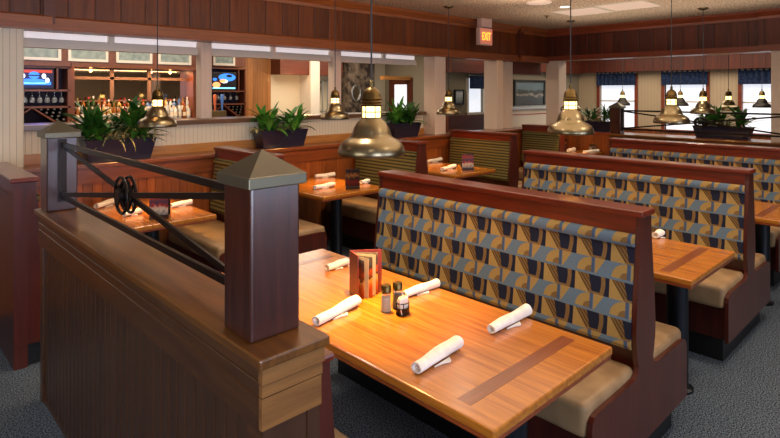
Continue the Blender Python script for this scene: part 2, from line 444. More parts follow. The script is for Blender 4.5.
# north wall of the side room
struct('wall_north_picture', MB().box(9.55, W1, 6.7, 6.85, 0, CEIL), M['grey_wall'])
nw = MB(); nw.box(9.3, 10.12, 8.0, 8.15, 0, CEIL); nw.box(10.72, 12, 8.0, 8.15, 0, CEIL); nw.box(10.12, 10.72, 8.0, 8.15, 0, 1.25); nw.box(10.12, 10.72, 8.0, 8.15, 2.05, CEIL)
struct('wall_north_lounge', nw, M['grey_wall'])
f = MB(); f.box(10.06, 10.12, 7.96, 8.05, 1.21, 2.05); f.box(10.72, 10.78, 7.96, 8.05, 1.21, 2.05); f.box(10.06, 10.78, 7.94, 8.05, 1.19, 1.25)
w = struct('window_8', f, M['white_paint'])
obj('window_pane', MB().box(10.12, 10.72, 8.08, 8.1, 1.25, 2.05), M['glasspane'], w)
struct('trim_2', MB().box(9.32, 12, 7.9, 8.0, 0, 1.2), M['darkwood'])
struct('trim_3', MB().box(9.32, 12, 7.8, 8.0, 2.16, 2.55), M['darkwood'])
struct('trim_4', MB().box(9.55, W1-.25, 6.5, 6.7, 2.16, 2.5), M['darkwood'])
struct('wall_lounge_side', MB().box(9.2, 9.3, 8.0, N1, 0, CEIL), M['grey_wall'])
# bar back walls
struct('wall_bar', MB().box(W0, 4.0, 8.55, 8.7, 0, CEIL), M['panelwood'])
struct('wall_bar_return', MB().box(3.9, 4.0, 8.7, N1, 0, CEIL), M['panelwood'])
struct('wall_north', MB().box(4.0, 6.02, N1, N1+.1, 0, CEIL), M['panelwood'])
struct('wall_north_white', MB().box(6.02, 9.3, N1, N1+.1, 0, CEIL), M['white_wall'])
struct('trim_5', MB().box(6.02, 7.6, 9.45, N1, 2.08, CEIL), M['darkwood'])
struct('trim_6', MB().box(6.72, 6.95, 9.4, N1, 0, CEIL), M['white_paint'])
struct('trim_7', MB().box(8.3, 9.2, 8.9, 9.0, 2.0, 2.08), M['gold_trim'])
struct('wall_chimney', MB().box(7.72, 8.5, 9.4, N1, 0, CEIL), M['stone'])

# header beams -------------------------------------------------
def header_x(n, x0, x1, yf):
    h = MB().box(x0, x1, yf, 5.40, 2.26, CEIL)
    o = struct('trim_%d' % n, h, M['header'])
    t = MB().prism([(yf, 2.23), (yf-.05, 2.23), (yf-.05, 2.33), (yf-.035, 2.345), (yf, 2.345)], x0, x1, 'x')
    t.box(x0, x1, yf, 5.40, 2.23, 2.26)
    obj('lower_moulding', t, M['trimx'], o)
    t = MB().prism([(yf, CEIL), (yf-.085, CEIL), (yf-.085, CEIL-.03), (yf-.03, CEIL-.085), (yf-.025, CEIL-.12), (yf, CEIL-.12)], x0, x1, 'x')
    obj('crown_moulding', t, M['trimx'], o)
header_x(8, W0, 1.12, 5.16)
header_x(9, 1.12, 7.0, 5.22)
header_x(10, 7.0, 7.95, 5.25)
header_x(11, 7.95, 8.8, 5.19)
obj('corner_board', MB().box(7.93, 8.03, 5.16, 5.5, 2.3, CEIL-.03), M['darkwood'], D.objects['trim_11'])
obj('corner_board', MB().box(1.06, 1.14, 5.12, 5.5, 2.28, CEIL-.03), M['darkwood'], D.objects['trim_8'])
def header_y(n, y0, y1, xf):
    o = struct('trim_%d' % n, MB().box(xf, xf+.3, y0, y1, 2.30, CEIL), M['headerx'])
    t = MB().box(xf-.04, xf, y0, y1, 2.27, 2.35); t.box(xf, xf+.3, y0, y1, 2.27, 2.30)
    obj('lower_moulding', t, M['trimy'], o)
    t = MB().prism([(xf, CEIL), (xf-.085, CEIL), (xf-.085, CEIL-.03), (xf-.03, CEIL-.085), (xf-.025, CEIL-.12), (xf, CEIL-.12)], y0, y1, 'y')
    obj('crown_moulding', t, M['trimy'], o)
header_y(12, 1.95, 5.5, 8.8)
header_y(13, S0, 1.95, 8.72)
# half wall below the bar and its shelf ---------------------------
hw = struct('wall_half_wainscot', MB().box(W0, 8.8, 5.15, 5.42, 0, .96), M['wains'])
obj('top_board', MB().box(W0, 8.8, 5.13, 5.42, .95, 1.085), M['shelf'], hw)
obj('shelf_board', MB().box(W0, 8.8, 5.10, 5.42, 1.085, 1.12, .006), M['shelf'], hw)
bw = struct('wall_half_bar', MB().box(W0, 5.84, 5.42, 5.6, 0, 1.40), M['white_bead'])
obj('trim_board', MB().box(W0, 5.84, 5.40, 5.42, 1.12, 1.205), M['gold_trim'], bw)
obj('ledge_board', MB().box(.95, 5.84, 5.36, 5.75, 1.40, 1.448, .006), M['ledge'], bw)
struct('wall_left_panel', MB().box(W0, .95, 5.26, 5.5, 1.12, 2.23), M['white_bead'])
# transom band above the bar opening --------------------------
tb = struct('trim_14', MB().box(.95, 5.84, 5.55, 5.65, 2.11, 2.165), M['white_paint'])
x = .80
for k in range(6):
    x1 = min(x+.875, 5.84)
    fr = MB(); fr.box(x, x+.05, 5.55, 5.65, 2.165, 2.55)
    fr.box(x+.05, x1, 5.57, 5.63, 2.165, 2.19)
    obj('transom_frame', fr, M['white_paint'], tb)
    obj('transom_pane', MB().box(x+.05, x1, 5.595, 5.605, 2.19, 2.5), M['transom_glass'], tb)
    x = x1
for i, (a, b_, y0, y1, z0, z1) in enumerate([(2.54, 2.66, 5.48, 5.6, 1.448, 2.24), (4.27, 4.39, 5.48, 5.6, 1.448, 2.24),
        (5.85, 6.08, 5.2, 5.42, 1.12, 2.23), (7.33, 7.50, 5.2, 5.46, 1.12, 2.23), (7.72, 7.92, 5.3, 5.5, 1.12, 2.23), (8.8, 9.06, 4.95, 5.2, 0, 2.3), (8.72, 9.0, 1.55, 1.82, 0, 2.3)]):
    o = MB().box(a, b_, y0, y1, z0, z1, .006, 1)
    struct('trim_%d' % (15+i), o, M['cream'])
struct('trim_22', MB().box(7.92, 8.8, 5.3, 5.42, 2.03, 2.23), M['headerx'])

# ------------------------------------------------------------------ partitions
def beadpanel(x, y0, y1, z0, z1, w, side=-1):
    "vertical beaded boards on a plane x, facing side"
    m = MB(); n = round((y1-y0)/w); w = (y1-y0)/n; pts = []
    for k in range(n):
        a = y0+k*w
        pts += [(x-side*.009, a), (x-side*.009, a+.004), (x-side*.001, a+.012), (x, a+.016), (x, a+w-.004)]
    pts = [(p[0], p[1]) for p in pts]
    pts += [(x-side*.02, y1), (x-side*.02, y0)]
    m.prism(pts, z0, z1, 'z')
    return m
def partition(x0, y0, L, label, name='half_wall'):
    t = thing(name, label, 'partition', (x0, y0, 0))
    W = .20
    # core
    obj('core', MB().box(.05, W-.02, .03, L-.03, 0, 1.03), M['bead'], t)
    b = obj('beadboard_panel', beadpanel(.03, .09, L-.06, .03, .90, .066), M['bead'], t)
    st = MB(); st.box(.02, .05, 0.005, .09, 0, .9); st.box(.02, .05, L-.06, L-.005, 0, .9); st.box(.028, .05, .09, L-.06, 0, .03)
    obj('stile', st, M['apron'], t)
    ap = MB().prism([(.012, .875), (.012, .955), (.015, .958), (.015, .962), (.010, .965), (.010, .995), (.014, .998), (.014, 1.003), (.008, 1.006), (.006, 1.043), (W-.006, 1.043), (W-.012, .875)], .006, L-.006, 'y')
    obj('apron_board', ap, M['apron'], t)
    en = MB(); en.box(.006, W-.012, -.008, .006, .885, .965); en.box(.006, W-.01, -.010, .006, .968, .998); en.box(.004, W-.006, -.014, .006, 1.001, 1.043)
    obj('end_board', en, M['apronx'], t)
    ep = MB(); ep.box(.03, W-.02, .0, .03, 0, .885); ep.box(.145, .185, -.004, .004, 0, .885); ep.box(.012, .05, -.004, .004, 0, .885)
    obj('end_panel', ep, M['bead'], t)
    obj('cap_board', MB().box(-.008, W+.006, -.024, L+.01, 1.043, 1.07, .005), M['cap'], t)
    for yy in (.072, L-.15):
        p = obj('post', MB().box(.022, .173, yy, yy+.15, 1.07, 1.475, .006), M['post'], t)
        k = MB(); cx, cy = .0975, yy+.075
        k.box(cx-.09, cx+.09, cy-.09, cy+.09, 1.472, 1.503, .003)
        A = [k.bm.verts.new((cx+i*.088, cy+j*.088, 1.502)) for i, j in ((-1, -1), (1, -1), (1, 1), (-1, 1))]
        T = k.bm.verts.new((cx, cy, 1.566))
        for i in range(4): k.bm.faces.new((A[i], A[(i+1) % 4], T))
        k.bm.faces.new(A[::-1])
        obj('post_cap', k, M['bronze'], p)
    ya, yb = .222, L-.15
    zt, zb, cx = 1.435, 1.15, .095
    rl = MB(); rl.bar((cx, ya, zt), (cx, yb, zt), .014, .024); obj('top_rail', rl, M['iron'], t)
    rl = MB(); rl.bar((cx, ya, zb), (cx, yb, zb), .014, .024); obj('bottom_rail', rl, M['iron'], t)
    rl = MB(); rl.bar((cx-.008, ya+.01, zt-.01), (cx-.008, yb-.01, zb+.01), .010, .022); obj('diagonal_rail', rl, M['iron'], t)
    rl = MB(); rl.bar((cx+.008, ya+.01, zb+.01), (cx+.008, yb-.01, zt-.01), .010, .022); obj('diagonal_rail', rl, M['iron'], t)
    rl = MB(); rl.bar((cx, ya+.008, zb-.03), (cx, ya+.008, zt+.03), .04, .012); rl.bar((cx, yb-.008, zb-.03), (cx, yb-.008, zt+.03), .04, .012)
    obj('mounting_plate', rl, M['iron'], t)
    hm = MB(); cy, cz = (ya+yb)/2, (zt+zb)/2
    for dx in (-.017, .017):
        hm.tube([(cx+dx, cy+.075*math.cos(a), cz+.075*math.sin(a)) for a in [2*PI*i/40 for i in range(40)]], .0065, 8, closed=True)
    hm.tube([(cx, cy+.058*math.cos(a), cz+.058*math.sin(a)) for a in [2*PI*i/32 for i in range(32)]], .009, 8, closed=True)
    for a in (PI/4, 3*PI/4, 5*PI/4, 7*PI/4):
        for dx in (-.017, .017):
            hm.bar((cx+dx, cy, cz), (cx+dx, cy+.073*math.cos(a), cz+.073*math.sin(a)), .008, .008)
    obj('wheel', hm, M['iron'], t, smooth=True)
    hb = MB().tube([(cx-.035, cy, cz), (cx+.035, cy, cz)], .03, 20)
    obj('hub', hb, M['iron'], t, smooth=True)
    return t
part1 = partition(.71, 1.215, 2.40, 'dark wooden half wall with square posts and crossed iron rails, nearest the camera')
part2 = dup(part1, (8.50, 1.27, 0), label='half wall with thin iron rails and round wheel in front of the window room')
part2.scale = (1, 1.1, 1)
# ------------------------------------------------------------------ benches
def uvback(sgn):
    def f(co, n):
        return (sgn*co.y+5, 1.112-co.z)
    return f
def smooth_poly(pts): return pts
def end_profile(sides):
    H = [(.522, .15), (.522, .40), (.515, .43), (.498, .448), (.465, .455), (.20, .458), (.115, .462), (.088, .478), (.082, .505), (.092, .54), (.106, .60), (.108, .66), (.098, .78), (.058, 1.12), (.058, 1.17)]
    R_ = H if 1 in sides else [(.06, .15), (.06, 1.17)]
    L_ = [(-x, z) for x, z in H][::-1] if -1 in sides else [(-.06, 1.17), (-.06, .15)]
    return R_+L_
def bench(name, label, L, fab, sides=(-1, 1), group=None, k=1.0, back=.06, xs=1.0):
    def Z(z): return z if z <= .5 else .5+(z-.5)*k
    t = thing(name, label, 'booth bench', (0, 0, 0), 0, group)
    P = [(x*(xs if z > .5 else 1) if abs(x) > .0601 or z < .5 or len(sides) == 2 else (math.copysign(back, x) if x*sides[0] < 0 else x*xs), Z(z)) for x, z in end_profile(sides)]
    if len(sides) == 1:
        s1 = -sides[0]
        obj('back_board', MB().box(min(.02*sides[0], s1*(back-.004)), max(.02*sides[0], s1*(back-.004)), .022, L-.022, .0, Z(1.08)), M['bench_end'], t)
    for y in (0, L-.022):
        obj('end_panel', MB().prism(P, y, y+.022, 'y'), M['bench_end'], t)
    q_ = -.052 if -1 in sides else -back+.004; r_ = .052 if 1 in sides else back-.004
    r = MB().box(q_*xs, r_*xs, .01, L-.01, Z(1.075), Z(1.165))
    r.box((q_-.022)*xs if back > .03 else -.004, (r_+.022)*xs, -.012, L+.004, Z(1.162), Z(1.192), .007)
    obj('top_rail', r, M['bench_wood'], t)
    lo = -.48 if -1 in sides else -.05; hi = .48 if 1 in sides else .05
    obj('seat_base', MB().box(lo, hi, .022, L-.022, .15, .36), M['bench_end'], t)
    obj('plinth', MB().box(lo+.03 if -1 in sides else lo, hi-.03 if 1 in sides else hi, .05, L-.05, 0, .15), M['black'], t)
    obj('back_core', MB().box(-.045*xs if -1 in sides else -.003, .045*xs if 1 in sides else .003, .022, L-.022, .36, Z(1.075)), M['bench_end'], t)
    for s in sides:
        b = MB()
        prof = [(.03, 1.078), (.058, 1.085), (.078, 1.078), (.086, 1.06), (.082, 1.035), (.072, 1.022), (.078, .98), (.098, .80), (.120, .63), (.124, .60), (.112, .582), (.03, .58)]
        b.prism([(s*x*xs, Z(z)) for x, z in prof], .023, L-.023, 'y')
        obj('backrest', b, fab, t, smooth=True, uv=uvback(s))
        cu = MB().box(min(s*.06, s*.53), max(s*.06, s*.53), .023, L-.023, .355, .497, .03, 4)
        obj('seat_cushion', cu, M['tan'], t, smooth=True)
    return t
LB = 1.725
XB = [2.575, 4.44, 6.31]
lab = ['double booth bench in blue and gold geometric fabric behind the nearest table',
       'double patterned booth bench, second back from the camera, behind the nearest one',
       'farthest patterned booth bench, against the railing and in front of the window room']
b1 = bench('booth_bench', lab[0], LB, M['pattern'], group=None); b1.location = (XB[0], 1.013, 0)
b2 = dup(b1, (XB[1], 1.04, 0), label=lab[1]); b2.scale = (1, 1.03, 1)
b3 = dup(b1, (XB[2], 1.15, 0), label=lab[2])
for o in list(b3.children): pass
b0 = bench('booth_bench', 'booth bench backing onto the near half wall, hidden beneath the near table', 1.5, M['pattern'], sides=(1,), k=.72, back=.004, xs=.8); b0.location = (.918, 1.235, 0); b0.scale = (.66, 1, 1)
LG = 1.03
g0 = bench('booth_bench', 'single red wooden booth end at the left edge of the photo beyond the half wall', LG, M['stripe'], sides=(1,)); g0.location = (.74, 4.06, 0)
g1 = bench('booth_bench', 'green striped booth bench seen just left of the near square post', LG, M['stripe']); g1.location = (2.56, 4.06, 0)
g2 = dup(g1, (4.36, 4.06, 0), label='green striped booth bench behind the large near pendant lamp')
g3 = dup(g1, (6.10, 4.06, 0), label='green striped booth bench right of the table with two rolled napkins and menu rack')
g4 = bench('booth_bench', 'green striped booth bench farthest along the bar wall, below the harbour picture', .7, M['stripe'], sides=(-1,)); g4.location = (7.95, 4.4, 0)
# ------------------------------------------------------------------ tables
def table(label, W, L, peds, inl, group=None):
    t = thing('dining_table', label, 'table', (0, 0, 0), 0, group)
    top = MB().box(0, W, 0, L, .728, .76, .007, 3)
    obj('tabletop', top, M['table'], t)
    ed = MB().box(.004, W-.004, .004, L-.004, .712, .73, .004)
    obj('table_edge', ed, M['table_edge'], t)
    for y in inl:
        obj('inlay', MB().box(.055, W-.055, y, y+.055, .7595, .7606), M['inlay'], t)
    for y in peds:
        p = MB().lathe([(.0, 0), (.085, 0), (.085, .012), (.062, .02), (.058, .03), (.058, .68), (.1, .695), (.1, .712), (0, .712)], W/2, y, 0, 28)
        obj('pedestal', p, M['pedestal'], t, smooth=True)
    return t
t1 = table('large oak booth table nearest the camera, set with napkin rolls, menu and shakers', .76, 1.83, (.20, 1.5), (.125, 1.64)); t1.location = (1.303, .935, 0)
t2 = dup(t1, (3.07, .98, 0), label='oak booth table between the first and second patterned benches, with a black round pedestal')
t3 = dup(t1, (4.97, .98, 0), label='oak booth table at the right edge, between the second and farthest patterned benches')
u1 = table('oak booth table behind the iron railing, left of the near square post', .78, 1.04, (.3,), ()); u1.location = (1.25, 4.10, 0)
u2 = dup(u1, (3.07, 4.10, 0), label='oak booth table right of the near square post, holding a black menu rack')
u3 = dup(u1, (4.97, 4.10, 0), label='oak booth table in front of the central cream columns, below the far left pendant')
u5 = table('small far oak table beside the orange wainscot, under the second brass pendant', .58, .9, (.3,), ()); u5.location = (8.11, 4.08, 0)
u5['label'] = 'small far oak table beside orange wainscot, just above the second patterned bench'

# ------------------------------------------------------------------ pendants
def pendant(label, sm='brass'):
    t = thing('pendant_lamp', label, 'pendant lamp', (0, 0, 0), 0, None)
    z = 1.44
    outer = [(.150, 0), (.153, .007), (.152, .02), (.148, .036), (.138, .054), (.122, .067), (.103, .077), (.093, .085), (.089, .100), (.081, .122), (.066, .146), (.050, .161), (.044, .168)]
    inner = [(r-.004, h) for r, h in outer][::-1]
    s_ = MB().lathe(outer+inner+[outer[0]], 0, 0, z, 48); obj('lamp_shade', s_, M[sm], t, smooth=True)
    g = MB().lathe([(.0, .168), (.040, .168), (.040, .222), (0, .222)], 0, 0, z, 28); obj('lamp_glass', g, M['lampglass'], t, smooth=True)
    cg = MB()
    for k in range(6):
        a = k*PI/3+.2
        cg.tube([(.043*math.cos(a), .043*math.sin(a), z+.165), (.043*math.cos(a), .043*math.sin(a), z+.225)], .0025, 6)
    for h in (.168, .195, .222):
        cg.tube([(.0435*math.cos(2*PI*i/28), .0435*math.sin(2*PI*i/28), z+h) for i in range(28)], .0028, 6, closed=True)
    obj('glass_cage', cg, M['brass2'], t, smooth=True)
    cp = MB().lathe([(.0, .222), (.048, .222), (.050, .228), (.045, .234), (.049, .240), (.044, .247), (.048, .254), (.044, .262), (.042, .275), (.034, .292), (.020, .303), (.011, .308), (.010, .335), (.004, .34), (0, .34)], 0, 0, z, 32)
    obj('lamp_cap', cp, M['brass2'], t, smooth=True)
    bu = MB(); bmesh.ops.create_uvsphere(bu.bm, u_segments=16, v_segments=10, radius=.024, matrix=Matrix.Translation((0, 0, z+.135)))
    obj('bulb', bu, M['bulb'], t, smooth=True)
    cd = MB().tube([(0, 0, z+.335), (0, 0, CEIL-.02)], .0042, 8); obj('cord', cd, M['cord'], t)
    cn = MB().lathe([(0, -.03), (.02, -.03), (.06, -.012), (.062, 0), (0, 0)], 0, 0, CEIL, 24); obj('canopy', cn, M['brass2'], t, smooth=True)
    return t
pl = [((1.68, 1.88), 'large brass pendant lamp over the nearest table, in front of the patterned bench'),
      ((3.50, 1.88), 'brass pendant lamp hanging over the second patterned bench, right of the harbour picture'),
      ((5.35, 1.88), 'brass pendant lamp left of the far railing wheel, hanging before the middle window'),
      ((7.94, 2.40), 'brass pendant lamp directly above the wheel of the far railing'),
      ((9.6, 2.55), 'small brass pendant lamp partly behind the far planter leaves'),
      ((1.76, 4.60), 'brass pendant lamp at left, hanging in front of the bar bottles'),
      ((3.60, 4.60), 'brass pendant lamp to the left of the large near pendant'),
      ((5.43, 4.60), 'brass pendant lamp between the two central cream columns'),
      ((7.88, 4.23), 'brass pendant lamp far back, mostly hidden behind the second table pendant')]
pe = pendant(pl[0][1]); pe.location = (*pl[0][0], 0)
for (x, y), l in pl[1:]: dup(pe, (x, y, 0), label=l)
pf = [((11.6, 5.05), 'small far pendant lamp in front of the leftmost blue-valanced window'),
      ((12.1, 4.08), 'small silhouetted far pendant in front of the middle blue-valanced window'),
      ((11.9, 2.62), 'small silhouetted far pendant in front of the rightmost blue-valanced window')]
pd = pendant(pf[0][1], 'dark'); pd.location = (*pf[0][0], 0)
for (x, y), l in pf[1:]: dup(pd, (x, y, 0), label=l)

# ------------------------------------------------------------------ plants
def leaf(m, base, yaw, tilt, ln, w, droop, n=7, fold=.25):
    d = Vector((math.cos(yaw), math.sin(yaw), 0)); side = Vector((-d.y, d.x, 0))
    p = Vector(base); a = tilt; rows = []
    for i in range(n+1):
        t = i/n
        ww = w*math.sin(PI*min(1, (t*.93+.07)))**.8*(1-.25*t)
        if i == n: ww = .0008
        dirv = d*math.cos(a)+Vector((0, 0, 1))*math.sin(a)
        nn = side.cross(dirv)
        rows.append((m.bm.verts.new(p-side*ww+nn*fold*ww*-1), m.bm.verts.new(p), m.bm.verts.new(p+side*ww+nn*fold*ww*-1)))
        p = p+dirv*(ln/n); a -= droop/n
    for r0, r1 in zip(rows, rows[1:]):
        m.bm.faces.new((r0[0], r0[1], r1[1], r1[0])); m.bm.faces.new((r0[1], r0[2], r1[2], r1[1]))
def tuft(cx, cy, z, n, ln, w, rs, tl=(.7, 1.45), dr=(.5, 1.4), stem=.0, sp=.05):
    m = MB()
    for i in range(n):
        yaw = 2*PI*i/n*2.4+rs.uniform(-.4, .4); q = rs.random()
        tilt = tl[0]+(tl[1]-tl[0])*q
        hz = z+stem*rs.random()
        leaf(m, (cx+rs.uniform(-sp, sp), cy+rs.uniform(-sp, sp)*.6, hz), yaw, tilt, ln*rs.uniform(.75, 1.15), w*rs.uniform(.8, 1.2), rs.uniform(*dr))
    for v in m.bm.verts:
        if v.co.y > .05: v.co.y = .05+.04*math.tanh((v.co.y-.05)/.04)
    return m
def planter(label, loc, rz, W, spec, seed, D_=.2, H=.19):
    t = thing('planter_box', label, 'planter', loc, rz)
    m = MB(); a, b_ = W/2-.045, W/2; p, q = D_/2-.03, D_/2
    m.bm.verts.ensure_lookup_table()
    lo = [m.bm.verts.new((i*a, j*p, 0)) for i, j in ((-1, -1), (1, -1), (1, 1), (-1, 1))]
    hi = [m.bm.verts.new((i*b_, j*q, H)) for i, j in ((-1, -1), (1, -1), (1, 1), (-1, 1))]
    hi2 = [m.bm.verts.new((i*(b_-.012), j*(q-.012), H)) for i, j in ((-1, -1), (1, -1), (1, 1), (-1, 1))]
    dn = [m.bm.verts.new((i*(b_-.016), j*(q-.016), H-.03)) for i, j in ((-1, -1), (1, -1), (1, 1), (-1, 1))]
    m.bm.faces.new(lo[::-1]); m.bm.faces.new(dn)
    for A, B in ((lo, hi), (hi, hi2), (hi2, dn)):
        for k in range(4): m.bm.faces.new((A[k], A[(k+1) % 4], B[(k+1) % 4], B[k]))
    obj('box', m, M['planter'], t)
    obj('soil', MB().box(-(b_-.02), b_-.02, -(q-.02), q-.02, H-.03, H-.015), M['soil'], t)
    rs = random.Random(seed)
    for x, kind, n, ln, w in spec:
        if kind == 'v':
            o = obj('foliage', tuft(x, 0, H-.02, n, ln, w, rs, (.3, 1.35), (.9, 2.2), sp=.09), M['leafv'], t); o['label'] = 'thin variegated cream and green leaves'
        else:
            obj('foliage', tuft(x, 0, H-.02, n, ln, w, rs, (.1, 1.45), (.3, 1.2), stem=.13, sp=.07), M['leaf' if kind == 'd' else 'leaf2'], t, smooth=True)
    return t
planter('long navy planter with large dark leafy plants at left, under the bar bottles', (1.67, 5.265, 1.12), 0, .60, [(-.19, 'd', 64, .27, .038), (.12, 'd', 52, .30, .038), (-.03, 'v', 80, .27, .01), (.2, 'd', 40, .24, .022), (.22, 'v', 26, .2, .009)], 1)
planter('navy planter with two bright green plants on the shelf behind the near square post', (3.36, 5.265, 1.12), 0, .60, [(-.15, 'f', 54, .25, .032), (.16, 'f', 50, .24, .032), (0, 'v', 30, .17, .009), (-.27, 'v', 14, .16, .012)], 2)
planter('navy planter with leafy green plants on the shelf left of the cream columns', (5.27, 5.265, 1.12), 0, .52, [(-.14, 'f', 50, .27, .028), (.13, 'd', 50, .27, .028), (0, 'd', 36, .2, .026)], 3)
planter('navy planter with arching plants behind the wheel of the far railing', (8.84, 2.42, 1.07), PI/2, .74, [(-.22, 'd', 50, .27, .026), (.2, 'd', 46, .25, .026), (0, 'v', 36, .26, .014), (.05, 'd', 40, .28, .026)], 4, H=.17)
planter('navy planter with arching fern beside the far railing post', (8.84, 4.24, 1.07), PI/2, .5, [(-.12, 'd', 60, .27, .014), (.12, 'd', 60, .27, .014), (0, 'v', 36, .24, .012)], 5, H=.17)
# ledge that carries the far planters
fw = struct('wall_half_far', MB().box(8.72, 8.95, 1.82, 4.95, 0, 1.03), M['wainsy'])
obj('ledge_board', MB().box(8.705, 9.0, 1.82, 4.95, 1.03, 1.07, .005), M['trimy'], fw)

# ------------------------------------------------------------------ napkins
def napkin(label, p, q, r=.021, group='rolled white napkins', seed=0):
    "rolled napkin lying from p to q on a top at z"
    p = Vector(p); q = Vector(q); L = (q-p).length; ang = math.atan2(q.y-p.y, q.x-p.x)
    t = thing('napkin_roll', label, 'napkin', (p.x, p.y, p.z), ang, group)
    rs = random.Random(seed); m = MB(); n = 14; seg = 20; rings = []
    for i in range(n+1):
        s = i/n; rr = r*(.92+.22*s+.05*math.sin(9*s+seed))
        ring = []
        for k in range(seg):
            a = 2*PI*k/seg; wob = 1+.05*math.sin(3*a+4*s+seed)+.02*rs.uniform(-1, 1)
            ring.append(m.bm.verts.new((s*L, rr*wob*math.cos(a)*1.08, rr+rr*.93*wob*math.sin(a))))
        rings.append(ring)
    for A, B in zip(rings, rings[1:]):
        for k in range(seg): m.bm.faces.new((A[k], A[(k+1) % seg], B[(k+1) % seg], B[k]))
    for ring, sg in ((rings[0], 1), (rings[-1], -1)):   # spiral hollow at the ends
        prev = ring
        for f_, dx in ((.72, 0), (.62, .012), (.3, .008), (.2, .016)):
            cen = sum((v.co for v in ring), Vector())/seg
            new = [m.bm.verts.new(cen+(v.co-cen)*f_+Vector((sg*dx, 0, 0))) for v in ring]
            for k in range(seg): m.bm.faces.new((prev[k], prev[(k+1) % seg], new[(k+1) % seg], new[k]))
            prev = new
        m.bm.faces.new(prev)
    obj('roll', m, M['napkin'], t, smooth=True)
    fl = MB()   # loose corner flap
    a0 = L*.30; z = r*1.5
    fl.prism([(a0, -r*1.02), (a0+L*.35, -r*1.05), (a0+L*.30, -r*1.75), (a0+L*.26, -r*2.0), (a0+L*.16, -r*1.35)], .0005, .006, 'z')
    fl.prism([(0, 0), (.02, .0), (.012, .016)], .4, .4001, 'z') if False else None
    obj('flap', fl, M['napkin'], t)
    return t
TZ = .761
def nap(label, u0, v0, u1, v1, r=.021, seed=0, z=TZ, group='rolled white napkins on the nearest table'):
    return napkin(label, at(u0, v0, z), at(u1, v1, z), r, group, seed)
nap('white napkin roll beside the near post, pointing to the menu', 316, 326, 357, 305, .021, 1)
nap('white napkin roll lying behind the standing menu', 327, 271, 347, 265, .019, 2)
nap('white napkin roll at front centre of the near table', 416, 374, 458, 348, .022, 3)
nap('white napkin roll beside the shakers, next to the patterned bench', 404, 298, 437, 287, .019, 4)
nap('white napkin roll nearest the dark inlaid strip, by the patterned bench', 491, 334, 527, 315, .021, 5)
G2 = 'napkins on the bar wall tables'
nap('napkin roll behind the large pendant table, farther of the two at left', 315, 178, 334.5, 176.5, .022, 6, group=G2)
nap('napkin roll at left front of the table with the black menu rack', 314.5, 189.5, 334, 186.5, .022, 7, group=G2)
nap('napkin roll at right behind the black menu rack', 361, 184, 368.5, 182.5, .02, 8, group=G2)
nap('white napkin roll lit brightly at left end behind the railing', 96, 209, 117, 203, .024, 9, group=G2)
nap('white napkin roll right of the colourful menu rack behind the railing', 171, 208, 191, 204.5, .022, 10, group=G2)
nap('white napkin roll farther back right of railing wheel', 124, 217, 141, 213, .022, 11, group=G2)
nap('napkin roll near the wall on the table before the cream columns', 427, 163, 441, 161, .024, 12, group=G2)
nap('napkin roll at the front of the table before the cream columns', 442, 171, 455, 168, .024, 13, group=G2)
nap('napkin roll peeking out behind the right end of the nearest patterned bench', 655, 238.5, 661, 236, .022, 14, group=G2)
nap('napkin roll at left of the small far table by the orange wainscot', 547, 150.6, 555.5, 151, .026, 15, group=G2)
nap('napkin roll right on the small far table below the shakers', 584, 153.5, 598, 152.5, .026, 16, group=G2)
nap('napkin roll in the middle of the small far table beside the menu rack', 568, 152.2, 574, 151.4, .03, 17, group=G2)

# ------------------------------------------------------------------ standing menu on the near table
def menu_open():
    s0 = at(349.5, 294, TZ); b1_ = at(380, 292.5, TZ)
    t = thing('standing_menu', 'red-covered menu booklet standing open on the nearest table', 'menu', s0)
    H = .208
    back = (b1_-s0); back.z = 0; wl = .155; a0 = math.atan2(back.y, back.x)
    def board(ang, w, th, z0, z1, mat, nm, off=0):
        d = Vector((math.cos(ang), math.sin(ang), 0)); n = Vector((-d.y, d.x, 0))
        m = MB(); o = n*off
        ps = [o, o+d*w, o+d*w+n*th, o+n*th]
        m.prism([(p.x, p.y) for p in ps], z0, z1, 'z')
        return obj(nm, m, mat, t)
    board(a0, wl, .005, 0, H, M['menu_red'], 'back_cover', .0)
    fa = a0-1.25
    board(fa, .10, .005, 0, H, M['menu_red'], 'front_cover')
    for i in range(5):
        ang = a0-.18-.2*i
        w = .135-.006*i
        board(ang, w, .0016, .004, H-.008-.004*i, M['paper'] if i % 2 else M['menu_food'], 'page', 0)
    # picture insert on the back cover with dark rounded top
    d = Vector((math.cos(a0), math.sin(a0), 0)); n = Vector((-d.y, d.x, 0))
    m = MB(); pts = [(.055, .02), (.125, .02), (.125, .13)]+[(.09+.035*math.cos(a), .14+.045*math.sin(a)) for a in [PI*i/10 for i in range(11)]]+[(.055, .13)]
    A = [m.bm.verts.new(d*x-n*.012+Vector((0, 0, z))) for x, z in pts]; B = [m.bm.verts.new(d*x-n*.009+Vector((0, 0, z))) for x, z in pts]
    m.bm.faces.new(A); m.bm.faces.new(B[::-1])
    for k in range(len(A)): m.bm.faces.new((A[k], A[(k+1) % len(A)], B[(k+1) % len(A)], B[k]))
    obj('picture_card', m, M['menu_food'], t)
menu_open()
def menu_rack(label, u, v, mat, w=.14, h=.20):
    p = at(u, v, TZ)
    t = thing('menu_rack', label, 'menu rack', p, math.atan2(R.y, R.x)+.15)
    obj('holder', MB().box(-w/2, w/2, -.035, .035, 0, .03, .003).box(-w/2, w/2, .025, .032, .03, .1), M['menu_dark'], t)
    for i in range(3):
        o = obj('menu_card', MB().box(-w/2+.004*i, w/2-.006+.004*i, -.028+.018*i, -.022+.018*i, .02, h-.01*i), mat if i == 0 else M['menu_dark'], t)
    return t
menu_rack('black menu rack on the table right of the near square post', 352.5, 189, M['menu_card1'])
menu_rack('colourful menu rack on the table behind the iron railing', 160, 218, M['menu_card2'])
